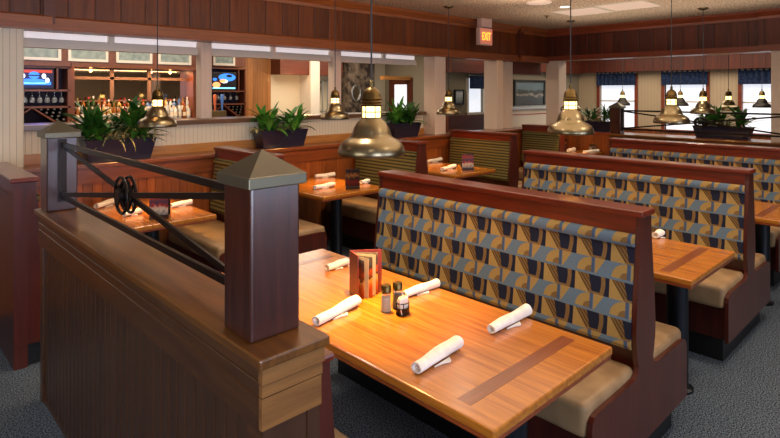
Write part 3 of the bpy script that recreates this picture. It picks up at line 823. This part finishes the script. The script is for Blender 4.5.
menu_rack('menu rack with red and blue cards before the cream columns', 467.5, 170, M['menu_card2'], .15, .2)
menu_rack('small brown menu rack on the far table by the orange wainscot', 562, 151.4, M['menu_card1'], .15, .2)

# shakers + packets --------------------------------------------
def shaker(label, p, fill, h=.118, r=.022):
    t = thing('shaker', label, 'shaker', p)
    obj('glass_body', MB().lathe([(0, 0), (r, 0), (r+.001, .01), (r*.92, h*.5), (r*.85, h*.72), (0, h*.72)], 0, 0, 0, 20), M['clear'], t, smooth=True)
    obj('filling', MB().lathe([(0, .003), (r-.003, .003), (r*.8, h*.55), (0, h*.55)], 0, 0, 0, 16), fill, t, smooth=True)
    obj('cap', MB().lathe([(0, h*.7), (r*.98, h*.7), (r*1.0, h*.93), (r*.8, h*.98), (0, h)], 0, 0, 0, 20), M['brass2'], t, smooth=True)
    return t
p1 = at(386, 311, TZ); shaker('glass shaker with metal cap nearest the standing menu', p1, M['salt'])
p2 = at(397.5, 308, TZ); shaker('glass shaker with metal cap behind the packet caddy', p2, M['pepper'])
pc = at(402.5, 314, TZ)
t = thing('sugar_caddy', 'small wire caddy stuffed with white packets beside the shakers', 'caddy', pc)
w_ = MB()
for h in (.004, .03, .052):
    w_.tube([(.030*math.cos(2*PI*i/24), .026*math.sin(2*PI*i/24), h) for i in range(24)], .0022, 6, closed=True)
for k in range(5):
    a = 2*PI*k/5+.4; w_.tube([(.03*math.cos(a), .026*math.sin(a), .002), (.03*math.cos(a), .026*math.sin(a), .054)], .002, 6)
obj('wire_frame', w_, M['iron'], t, smooth=True)
obj('dish', MB().lathe([(0, .001), (.026, .001), (.028, .03), (.024, .03), (.022, .004), (0, .004)], 0, 0, 0, 20), M['iron'], t)
for i in range(7):
    m = MB().box(-.022, .022, -.0015, .0015, .006, .072-.003*(i % 3)); o = obj('packet', m, M['packet'], t); o.location = (.002*(i % 2), -.017+.0055*i, 0); o.rotation_euler = (.12*(i-3)*.3, .06*((i*3) % 5-2), .05)
q = at(590.5, 151.5, TZ)
shaker('far shaker with dark cap, left of its pair by the orange wainscot', q, M['salt'], .12, .025)
shaker('far shaker with dark cap, right of its pair by the orange wainscot', at(594, 151.2, TZ), M['pepper'], .12, .025)

# ------------------------------------------------------------------ valances, pictures, counter
def valance(label, y0, y1, x, z0, z1, along='y', group='navy window valances'):
    m = MB(); n = 48; pf_, pb = [], []
    for i in range(n+1):
        s = i/n; y = y0+(y1-y0)*s; w = .022*math.sin(s*2*PI*9)
        pf_.append((x-.04+w, y)); pb.append((x-.03+w, y))
    if along == 'x': pf_ = [(b_, a) for a, b_ in pf_]; pb = [(b_, a) for a, b_ in pb]
    m.prism(pf_+pb[::-1], z0, z1-.01, 'z')
    t = obj('window_valance', m, M['valance'], smooth=True); tag(t, label, 'valance', group)
    rd = MB()
    if along == 'y': rd.tube([(x-.035, y0-.03, z1-.03), (x-.035, y1+.03, z1-.03)], .012, 8)
    else: rd.tube([(y0-.03, x-.035, z1-.03), (y1+.03, x-.035, z1-.03)], .012, 8)
    obj('rod', rd, M['white_paint'], t)
    return t
for (a, b_), l in zip(EW, ['navy valance over the leftmost far window', 'navy valance over the middle far window', 'navy valance over the rightmost far window', 'navy valance over the far window hidden behind the right column']):
    valance(l, b_-.05, a+.05, W1-.05, 1.88, 2.2)
valance('small dark navy valance over the window between the cream columns', 10.08, 10.8, 7.93, 1.8, 2.14, 'x')
valance('narrow navy valance hanging in the corner right of the corner column', 11.4, 11.75, 6.66, 1.55, 2.15, 'x')
def picture(label, x0, x1, y, z0, z1, mat, fw_=.05):
    t = thing('framed_picture', label, 'picture', ((x0+x1)/2, y, z0))
    w = (x1-x0)/2; h = z1-z0; m = MB()
    m.box(-w, w, -.04, 0, 0, fw_); m.box(-w, w, -.04, 0, h-fw_, h); m.box(-w, -w+fw_, -.04, 0, fw_, h-fw_); m.box(w-fw_, w, -.04, 0, fw_, h-fw_)
    obj('frame', m, M['flat_black'], t)
    obj('print', MB().box(-w+fw_, w-fw_, -.02, -.003, fw_, h-fw_), mat, t)
    return t
picture('wide framed harbour picture with boats on the far grey wall', 10.02, 11.25, 6.695, 1.40, 1.99, M['seascape'])
picture('small framed picture on the far wall behind a brass pendant', 9.62, 9.95, 7.995, 1.44, 1.78, M['smallpic'], .03)
t = thing('service_counter', 'pale white and blue counter with a red stripe below the harbour picture', 'counter', (9.3, 5.9, 0))
obj('body', MB().box(-.9, 1.0, -.15, .25, 0, 1.40), M['white_paint'], t)
obj('counter_top', MB().box(-.95, 1.05, -.2, .3, 1.40, 1.45, .005), M['pale_blue'], t)
obj('stripe', MB().box(-.9, 1.0, -.158, -.148, 1.30, 1.315), M['red_line'], t)

# exit sign -------------------------------------------------
t = thing('exit_sign', 'pinkish exit sign with glowing letters hung from the ceiling before the header', 'exit sign', (6.73, 5.0, 2.42))
obj('mounting_box', MB().box(-.11, .15, -.03, .06, .27, .40, .008), M['exit_box'], t)
hs = obj('housing', MB().box(-.16, .16, -.03, .04, 0, .26, .012), M['exit_box'], t)
obj('face', MB().box(-.145, .145, -.034, -.029, .015, .245), M['exit_face'], hs)
cu = D.curves.new('exit_text', 'FONT'); cu.body = 'EXIT'; cu.size = .17; cu.align_x = 'CENTER'; cu.extrude = .002
to = D.objects.new('tmp', cu); COL.objects.link(to)
bpy.context.view_layer.update()
me = D.meshes.new_from_object(to.evaluated_get(bpy.context.evaluated_depsgraph_get())); D.objects.remove(to)
me.transform(Matrix.Rotation(PI/2, 4, 'X')); me.transform(Matrix.Diagonal((.62, 1, 1, 1))); me.materials.clear(); me.materials.append(M['exit_letters'])
lo = D.objects.new('letters', me); COL.objects.link(lo); lo.parent = hs; lo.location = (0, -.037, .075)

# ceiling fixtures -------------------------------------------------
def panel(label, x, y, w=.6, d=.6):
    t = thing('light_panel', label, 'ceiling light', (x, y, CEIL))
    m = MB(); m.box(-w/2, w/2, -d/2, -d/2+.02, -.012, 0); m.box(-w/2, w/2, d/2-.02, d/2, -.012, 0); m.box(-w/2, -w/2+.02, -d/2+.02, d/2-.02, -.012, 0); m.box(w/2-.02, w/2, -d/2+.02, d/2-.02, -.012, 0)
    obj('frame', m, M['white_paint'], t)
    obj('diffuser', MB().box(-w/2+.02, w/2-.02, -d/2+.02, d/2-.02, -.008, -.001), M['light_panel'], t)
panel('square ceiling light panel nearer the camera at top right', 7.02, 2.98)
panel('square ceiling light panel farther from the camera, towards the downlight', 7.08, 3.62)
def can(label, x, y):
    t = thing('downlight', label, 'downlight', (x, y, CEIL))
    obj('trim_ring', MB().lathe([(.055, -.001), (.085, -.001), (.085, -.012), (.055, -.006), (.055, -.001)], 0, 0, 0, 28), M['white_paint'], t, smooth=True)
    obj('lamp', MB().lathe([(0, -.001), (.055, -.001), (.055, -.004), (0, -.004)], 0, 0, 0, 24), M['downlight'], t)
can('small round recessed downlight in the ceiling right of the exit sign', 6.52, 3.58)
t = tag(obj('ceiling_disc', MB().lathe([(0, 0), (.15, 0), (.15, -.012), (.13, -.02), (0, -.022)], 5.97, 3.62, CEIL, 32), M['light_panel'], smooth=True), 'round pale ceiling disc at the top edge, left of the downlight', 'ceiling light')
t = tag(obj('sprinkler_head', MB().lathe([(0, 0), (.035, 0), (.035, -.006), (.01, -.01), (.01, -.035), (.022, -.038), (0, -.04)], 7.13, 4.2, CEIL, 20), M['brass2'], smooth=True), 'small dark sprinkler head on the ceiling right of the exit sign', 'sprinkler')

# ------------------------------------------------------------------ bar
t = thing('back_bar_counter', 'low wooden back bar counter carrying the bottles', 'counter', (2.4, 8.3, 0))
obj('body', MB().box(-2.4, 1.42, -.1, .22, 0, 1.27), M['unitwood'], t)
obj('counter_top', MB().box(-2.4, 1.42, -.18, .22, 1.27, 1.30), M['white_paint'], t)
# tiered bottle shelf with mirror
t = thing('bottle_shelf', 'lit wooden bottle shelf with a mirror back between the televisions', 'shelf', (2.87, 8.35, 1.30))
fr = MB(); fr.box(-.86, -.81, -.12, .18, 0, .76); obj('side_panel', fr, M['unitwood'], t)
obj('side_panel', MB().box(.82, .88, -.12, .18, 0, .76), M['unitwood'], t)
obj('tier', MB().box(-.81, .82, -.12, .0, 0, .03), M['unitwood'], t)
obj('tier', MB().box(-.81, .82, 0, .1, 0, .12), M['unitwood'], t)
obj('mirror', MB().box(-.81, .82, .12, .13, .12, .76), M['mirror'], t)
fr = MB()
for x in (-.3, .22): fr.box(x, x+.05, .10, .12, .30, .76)
fr.box(-.81, .82, .10, .12, .60, .64); fr.box(-.81, .82, .09, .12, .29, .31)
obj('reflected_frames', fr, plain('reflected_frames_paint', c('#6E5244'), .6), t)  # bars standing in for the transom frames reflected in the mirror
# cabinets above
t = thing('wall_cabinet', 'long wooden wall cabinet with four white-framed frosted doors above the bottles', 'cabinet', (2.4, 8.15, 2.06))
obj('body', MB().box(-1.4, 1.42, 0, .4, 0, .42), M['unitwood'], t)
obj('soffit', MB().box(-.4, 1.42, -.02, .0, 0, .05), M['shelf'], t)
for u0, u1 in ((10, 61), (68, 108), (116, 152), (158, 191)):
    def xu(u, Y=8.14):
        k = (u-390)/FP; a = F.x+k*F.y; b_ = F.y-k*F.x; return a/b_*Y
    a, b_ = xu(u0)-2.4, xu(u1)-2.4
    d = MB(); z0, z1, w = .07, .36, .035
    d.box(a, b_, -.025, 0, z0, z0+w); d.box(a, b_, -.025, 0, z1-w, z1); d.box(a, a+w, -.025, 0, z0+w, z1-w); d.box(b_-w, b_, -.025, 0, z0+w, z1-w)
    dd = obj('door', d, M['white_paint'], t)
    obj('door_pane', MB().box(a+w, b_-w, -.016, -.004, z0+w, z1-w), M['frost'], dd)
def wine_unit(label, x0, x1, y, zl, lab2):
    "open shelf unit: television bay, glass shelf, diamond wine rack; zl = levels bottom, rack top, glass top, unit top"
    zb, z1, z2, zt = zl
    t = thing('wine_rack_cabinet', label, 'shelf unit', (x0, y, zb)); W = x1-x0
    m = MB()
    for z in (zb, z1, z2, zt): m.box(0, W, 0, .32, z-zb-.012, z-zb+.012)
    m.box(0, .03, 0, .32, 0, zt-zb); m.box(W-.03, W, 0, .32, 0, zt-zb)
    m.box(W-.16, W-.14, 0, .32, z2-zb, zt-zb)
    obj('carcass', m, M['unitwood'], t)
    obj('back_panel', MB().box(.0, W, .32, .335, 0, zt-zb), M['unitback'], t)
    xc = W*.55; h = z1-zb
    lat = MB()
    for sx_ in (-1, 1): lat.bar((xc, .16, h-.01), (xc+sx_*h*1.35, .16, .01), .30, .02) if False else lat.prism([(xc, h-.012), (xc+sx_*.025, h-.012), (xc+sx_*h*1.3, .02), (xc+sx_*(h*1.3-.03), .012)], .01, .31, 'y')
    obj('diamond_rack', lat, M['unitwood'], t)
    return t, xc, h
un1, xc, h = wine_unit('wine rack unit at left beneath the wall television', 1.05, 2.0, 8.19, (1.313, 1.53, 1.745, 2.045), '')
un2, xc2, h2 = wine_unit('smaller far wine rack unit behind the beer taps', 4.25, 5.27, 9.45, (1.24, 1.50, 1.74, 2.16), '')
def emi(nm, h, e): return plain(nm, c(h), .4, emis=c(h), es=e)
TVM = {'navy': emi('screen_navy', '#0A0C30', .8), 'blue': emi('screen_blue', '#2E7AE8', 1.4), 'white': emi('screen_white', '#E4F2FF', 1.5), 'red': emi('screen_red', '#B03A20', 1.0), 'orange': emi('screen_orange', '#FF9A60', 1.6), 'cyan': emi('screen_cyan', '#7ED0FF', 1.4), 'black': emi('screen_black', '#0A0810', .5)}
def tv(label, x, y, z, w, h, mat):
    t = thing('television', label, 'television', (x, y, z))
    obj('casing', MB().box(-w/2, w/2, 0, .05, 0, h, .005), M['flat_black'], t)
    sc_ = obj('screen', MB().box(-w/2+.012, w/2-.012, -.004, .0, .014, h-.012), TVM['navy' if mat == 1 else 'black'], t)
    def el(nm, cx, cz, rx, rz, k):
        m = MB(); m.prism([(cx*w+rx*w*math.cos(2*PI*i/20), cz*h+rz*h*math.sin(2*PI*i/20)) for i in range(20)], -.0055-.0004*len(sc_.children), -.004, 'y'); obj(nm, m, TVM[k], sc_)
    def re(nm, x0, x1, z0, z1, k):
        obj(nm, MB().box(x0*w, x1*w, -.0055-.0004*len(sc_.children), -.004, z0*h, z1*h), TVM[k], sc_)
    if mat == 1:
        re('picture_band', -.45, .45, .78, .92, 'red'); el('picture_globe', .02, .66, .13, .17, 'blue'); re('picture_stripe', -.12, .16, .62, .68, 'black')
        el('picture_figure', -.24, .62, .055, .12, 'white'); el('picture_figure', .25, .62, .05, .12, 'white')
        re('picture_desk', -.45, .42, .20, .36, 'blue'); re('picture_desk', -.3, .3, .26, .31, 'cyan'); el('picture_desk', -.02, .40, .3, .1, 'blue'); el('picture_figure', -.3, .42, .06, .08, 'white'); el('picture_figure', .33, .42, .05, .12, 'white')
    else:
        el('picture_glow', .12, .72, .34, .22, 'blue'); el('picture_glow', .2, .8, .12, .08, 'black'); el('picture_glow', -.3, .3, .15, .16, 'orange'); el('picture_glow', .0, .5, .15, .10, 'white'); el('picture_glow', -.05, .52, .12, .1, 'orange')
        re('picture_stripe', -.45, .45, .08, .16, 'cyan'); el('picture_figure', .28, .35, .12, .12, 'black'); el('picture_glow', -.36, .6, .08, .08, 'blue')
tv('television showing bright blue and white figures at left above hanging glasses', 1.585, 8.22, 1.762, .47, .268, 1)
tv('far television with blue and orange picture above the beer taps', 4.83, 9.47, 1.757, .50, .33, 2)
t = thing('base_cabinet', 'plain wooden base cabinet under the far wine rack', 'cabinet', (4.76, 9.45, 0))
obj('body', MB().box(-.51, .51, 0, .33, 0, 1.2), M['unitwood'], t); obj('counter_top', MB().box(-.51, .51, -.02, .33, 1.2, 1.226), M['ledge'], t)
t = thing('wall_cabinet', 'single frosted white-framed cabinet above the far television', 'cabinet', (4.7, 9.45, 2.19))
obj('body', MB().box(-.45, .57, 0, .34, 0, .36), M['unitwood'], t)
d = MB(); a, b_, z0, z1, w = -.1, .33, .02, .34, .04
d.box(a, b_, -.025, 0, z0, z0+w); d.box(a, b_, -.025, 0, z1-w, z1); d.box(a, a+w, -.025, 0, z0+w, z1-w); d.box(b_-w, b_, -.025, 0, z0+w, z1-w)
dd = obj('door', d, M['white_paint'], t); obj('door_pane', MB().box(a+w, b_-w, -.016, -.004, z0+w, z1-w), M['frost'], dd)
# hanging stem glasses
def glass():
    m = MB().lathe([(.032, 0), (.033, -.003), (.004, -.008), (.004, -.06), (.026, -.085), (.034, -.11), (.030, -.145), (.028, -.145), (.031, -.11), (.024, -.088), (0, -.066)], 0, 0, 0, 18)
    return obj('stem_glass', m, M['clear'], smooth=True)
ordn = ['first', 'second', 'third', 'fourth', 'fifth', 'sixth', 'seventh', 'eighth', 'ninth', 'tenth', 'eleventh', 'twelfth', 'thirteenth', 'fourteenth', 'fifteenth', 'sixteenth', 'seventeenth', 'eighteenth', 'nineteenth', 'twentieth', 'twenty-first', 'twenty-second', 'twenty-third', 'twenty-fourth']
gl = glass(); tag(gl, '', 'glass', 'stem glasses hanging below the left television')
for i in range(7):
    o = gl if i == 0 else gl.copy()
    if i: COL.objects.link(o)
    o.location = (1.42+.083*i, 8.28, 1.733)
    o['label'] = 'stem glass hanging upside down below the left television, %s from the left' % ordn[i]
for i in range(4):
    o = gl.copy(); COL.objects.link(o); o.location = (4.75+.125*i, 9.55, 1.728)
    o['group'] = 'stem glasses below the far television'
    o['label'] = 'stem glass hanging below the far television, %s from the left' % ordn[i]
# wine bottles in the racks
wb = MB()
prof = [(0, 0), (.010, 0), (.012, .004), (.012, .075), (.034, .115), (.036, .13), (.036, .27), (0, .27)]
wb.lathe(prof, 0, 0, 0, 16); wb.bm.transform(Matrix.Rotation(-PI/2, 4, 'X'))
wine = obj('wine_bottle', wb, M['wine'], smooth=True)
cpx = MB().lathe([(.0, -.001), (.0128, -.001), (.0128, .035), (0, .036)], 0, 0, 0, 14); cpx.bm.transform(Matrix.Rotation(-PI/2, 4, 'X'))
obj('foil_cap', cpx, M['foil'], wine, smooth=True)
first = True
def place_wine(x, y, z, label, group):
    global first
    if first: o = wine; first = False
    else:
        o = wine.copy(); COL.objects.link(o)
        for k in wine.children:
            q_ = k.copy(); COL.objects.link(q_); q_.parent = o
    o.location = (x, y, z); tag(o, label, 'wine bottle', group)
cl = 1.05+xc
for side, nm in ((-1, 'left'), (1, 'right')):
    for r_ in range(4):
        for k in range(6):
            z = 1.313+.052+.046*r_; x = cl+side*((1.53-z)*1.3+.066+.074*k)
            if x < 1.12 or x > 1.935: continue
            place_wine(x, 8.21, z, 'dark wine bottle lying on the %s slope of the rack below the left television' % nm, 'wine bottles, %s side of the near rack' % nm)
cl2 = 4.25+xc2
for side, nm in ((-1, 'left'), (1, 'right')):
    for r_ in range(4):
        for k in range(6):
            z = 1.24+.055+.052*r_; x = cl2+side*((1.50-z)*1.3+.066+.08*k)
            if x < 4.32 or x > 5.2: continue
            place_wine(x, 9.47, z, 'dark wine bottle on the %s slope of the far rack behind the beer taps' % nm, 'wine bottles, %s side of the far rack' % nm)
# liquor bottles
def glassmat(nm, col, e=0):
    return plain('bottle_'+nm, c(col), .12, 0, .3, trans=.35)
kinds = [('clear', '#DDE6E8'), ('amber', '#A8641E'), ('green', '#3E5A24'), ('brown', '#5A2E14'), ('pale gold', '#D8B45A'), ('blue', '#5A86C8'), ('red', '#9A2420')]
bm_ = {k: glassmat(k.replace(' ', '_'), v) for k, v in kinds}
caps = {'white': plain('cap_white', c('#E8E4DC'), .4), 'black': plain('cap_black', c('#1A1816'), .4), 'red': plain('cap_red', c('#A82A20'), .4), 'gold': plain('cap_gold', c('#B8904A'), .3, .7)}
labm = plain('bottle_paper_label', c('#E0D6C0'), .7)
shapes = [
    [(0, 0), (.036, 0), (.038, .01), (.038, .17), (.03, .195), (.013, .215), (.012, .26), (0, .26)],
    [(0, 0), (.04, 0), (.043, .02), (.043, .13), (.036, .16), (.014, .19), (.012, .24), (0, .24)],
    [(0, 0), (.03, 0), (.032, .01), (.034, .19), (.014, .24), (.012, .29), (0, .29)]]
SH = {}
def bottle(kind, sh, capn):
    key = (kind, sh, capn)
    if key not in SH:
        t = obj('liquor_bottle', MB().lathe(shapes[sh], 0, 0, 0, 14), bm_[kind], smooth=True)
        zt = shapes[sh][-1][1]
        obj('cap', MB().lathe([(0, zt-.03), (.0145, zt-.03), (.0145, zt+.008), (0, zt+.009)], 0, 0, 0, 12), caps[capn], t)
        rl_ = shapes[sh][2][0]+.0012
        obj('paper_label', MB().lathe([(rl_-.004, .04), (rl_, .04), (rl_+.001, .12), (rl_-.003, .12)], 0, 0, 0, 14), labm, t)
        SH[key] = t; return t
    s = SH[key]; o = s.copy(); COL.objects.link(o)
    for k in s.children:
        q_ = k.copy(); COL.objects.link(q_); q_.parent = o
    return o
rs = random.Random(3); kn = [k for k, _ in kinds]
for row, (y, z, n, nm) in enumerate([(8.29, 1.33, 24, 'front'), (8.395, 1.42, 24, 'back')]):
    for i in range(n):
        fx = i/(n-1)
        wts = [2, 3, 2, 2, 2, 0, 1] if fx < .6 else [8, 1, 0, 1, 1, 3, 1]
        k = rs.choices(kn, wts)[0]; sh = rs.randrange(3); cn = rs.choice(list(caps))
        o = bottle(k, sh, cn); o.scale = (.72, .72, .70+.14*rs.random()); o.location = (2.11+1.53*fx+rs.uniform(-.006, .006)+(.03 if row else 0), y, z)
        tag(o, '%s liquor bottle, %s cap, %s row of bar shelf, %s from left' % (k, cn, nm, ordn[i]), 'bottle', 'liquor bottles in the %s row of the bar shelf' % nm)
# beer tower
t = thing('bar_counter', 'dark bar counter carrying the beer taps behind the ledge', 'counter', (3.85, 7.5, 0))
obj('body', MB().box(-.5, .7, -.25, .25, 0, 1.16), M['unitwood'], t); obj('counter_top', MB().box(-.55, .75, -.3, .3, 1.16, 1.20, .005), M['ledge'], t)
t = thing('beer_tower', 'gold beer tap tower with three coloured handles behind the bar', 'beer tap', (3.66, 7.45, 1.20))
obj('tower_box', MB().box(-.15, .15, -.06, .06, .16, .26, .01).box(-.11, -.07, -.03, .03, 0, .17).box(.07, .11, -.03, .03, 0, .17), M['brass'], t)
for k, (x, col) in enumerate(((-.11, '#E6E6EA'), (0, '#C8643A'), (.11, '#4A78C0'))):
    o = obj('tap_handle', MB().lathe([(0, .26), (.012, .26), (.014, .33), (.022, .40), (.026, .46), (.018, .49), (0, .495)], x, 0, 0, 16), plain('tap_%d' % k, c(col), .3), t, smooth=True)
    o['label'] = ['white handle', 'orange handle', 'blue handle'][k]
# far room bits
t = thing('oval_mirror', 'ornate silver oval mirror on the dark stone chimney', 'mirror', (7.93, 9.39, 1.70))
m = MB().tube([(.12*math.cos(2*PI*i/36), 0, .17*math.sin(2*PI*i/36)) for i in range(36)], .02, 8, closed=True); obj('frame', m, M['steel'], t, smooth=True)
m = MB(); m.bm.faces.new([m.bm.verts.new((.12*math.cos(2*PI*i/36), 0.0, .17*math.sin(2*PI*i/36))) for i in range(36)])
obj('glass', m, M['mirror'], t)
t = thing('steel_shelf_rack', 'tall narrow steel rack against the white wall beyond the bar', 'rack', (7.2, 9.55, 0))
m = MB()
for x, y in ((-.14, -.1), (.14, -.1), (-.14, .1), (.14, .1)): m.tube([(x, y, 0), (x, y, 1.95)], .012, 8)
obj('upright', m, M['steel'], t)
for z in (.3, .8, 1.3, 1.92): obj('shelf', MB().box(-.15, .15, -.11, .11, z, z+.02), M['steel'], t)
# far door in the side wall
d = MB(); d.box(9.16, 9.2, 8.86, 9.62, 0, 2.05)
o = struct('door_1', d, M['darkwood'])
obj('door_pane', MB().box(9.15, 9.165, 9.02, 9.42, 1.1, 1.9), M['glasspane'], o)

# ------------------------------------------------------------------ lights
def alight(name, loc, size, power, col, rot=(0, 0, 0), sy=None, spread=None):
    l = D.lights.new(name, 'AREA'); l.energy = power; l.color = col[:3]; l.shape = 'RECTANGLE' if sy else 'SQUARE'; l.size = size
    if sy: l.size_y = sy
    if spread: l.spread = spread
    o = D.objects.new(name, l); COL.objects.link(o); o.location = loc; o.rotation_euler = rot; return o
def plight(name, loc, power, col, r=.03):
    l = D.lights.new(name, 'POINT'); l.energy = power; l.color = col[:3]; l.shadow_soft_size = r
    o = D.objects.new(name, l); COL.objects.link(o); o.location = loc; return o
def slight(name, loc, power, col, ang=1.6, blend=.6, r=.06):
    l = D.lights.new(name, 'SPOT'); l.energy = power; l.color = col[:3]; l.spot_size = ang; l.spot_blend = blend; l.shadow_soft_size = r
    o = D.objects.new(name, l); COL.objects.link(o); o.location = loc; return o
WARM = c('#FFC080'); NEUT = c('#FFEAD2'); COOL = c('#D2DCF8'); LAMP = c('#FFBE6A')
for i, ((x, y), l) in enumerate(pl+pf):
    slight('pendant_beam', (x, y, 1.50), 75 if i == 0 else (55 if i < 9 else 2), c('#FFC050') if i == 0 else LAMP, .75 if i == 0 else 1.2, 1.0, .02)
    if i == 0: slight('pendant_beam', (x, y, 1.50), 75, LAMP, 1.5, .7, .02)
    plight('pendant_light', (x, y, 1.515), (12 if i == 0 else 9) if i < 9 else 1.5, LAMP, .025)
for x, y, e in ((.3, .4, 40), (2.2, .3, 25), (1.7, 2.3, 60), (4.0, .5, 60), (4.2, 3.4, 60), (6.4, .8, 60), (6.52, 3.58, 60), (2.2, 3.5, 50), (.0, 3.6, 45), (-1.2, 1.5, 40), (7.6, 2.6, 50)):
    slight('downlight_beam', (x, y, CEIL-.02), e, NEUT, 2.3, .8, .08)
for x in (1.64, 3.46, 5.36, 7.3):
    slight('wall_downlight', (x, 4.75, CEIL-.03), 14, WARM, 1.5, .8, .05)
alight('room_light', (3.5, 1.5, CEIL-.05), 3.0, 30, NEUT, sy=5)
for a, b_ in SWIN:
    alight('window_daylight', ((a+b_)/2, S0+.05, 1.33), b_-a, 52 if a < 0 else 42, COOL, (PI/2, 0, 0), sy=1.7, spread=1.6 if a < 0 else 2.6)
alight('window_daylight', (W0+.05, 1.0, 1.6), 2.4, 26, c('#F0ECE8'), (PI/2, 0, -PI/2), sy=1.2, spread=2.2)
alight('lounge_light', (10.9, 4.0, CEIL-.05), 2.5, 110, NEUT, sy=4)
alight('lounge_light', (10.3, 7.3, CEIL-.05), 1.0, 10, NEUT)
alight('bar_light', (2.3, 7.0, CEIL-.05), 3.0, 62, NEUT, sy=1.5)
alight('bar_light', (6.5, 8.3, CEIL-.05), 3.0, 90, NEUT, sy=1.5)
alight('shelf_light', (2.87, 8.27, 2.04), 1.5, 18, WARM, sy=.08)
for x in (1.4, 2.2, 3.0, 3.8, 4.7, 5.4): plight('transom_light', (x, 5.95, 2.45), 3, NEUT, .06)
plight('white_wall_fill', (6.4, 9.1, 2.0), 7, WARM, .05)  # point light added to brighten the white wall, no fixture there
plight('tv_glow', (1.6, 8.0, 1.9), 1.2, c('#6A5AFF'), .1)
for x in (2.1, 2.4, 3.25, 3.55): plight('cabinet_spot', (x, 8.18, 2.03), .6, WARM, .02)

alight('ceiling_fill', (3.6, 1.6, 2.45), 4.5, 140, NEUT, (PI, 0, 0), sy=4.5)  # upward fill added to brighten the ceiling; the room has no such lamp
alight('ceiling_fill', (7.2, 2.8, 2.40), 1.8, 14, NEUT, (PI, 0, 0), sy=3)  # second added fill, for the ceiling farther back
w = D.worlds.new('world'); bpy.context.scene.world = w; w.use_nodes = True
w.node_tree.nodes['Background'].inputs[0].default_value = c('#DCE8FF'); w.node_tree.nodes['Background'].inputs[1].default_value = 1.0

cam = D.cameras.new('camera'); cam.lens = FP/780*36; cam.sensor_width = 36; cam.sensor_fit = 'HORIZONTAL'
cam.shift_y = -(219-HZ)/780; cam.clip_start = .02
co = D.objects.new('camera', cam); COL.objects.link(co)
co.location = (0, 0, EYE); co.rotation_euler = (PI/2, 0, math.atan2(F.y, F.x)-PI/2)
sc = bpy.context.scene; sc.camera = co
sc.view_settings.view_transform = 'Standard'; sc.view_settings.look = 'None'; sc.view_settings.gamma = 1; sc.view_settings.use_curve_mapping = False
sc.view_settings.exposure = 0.0
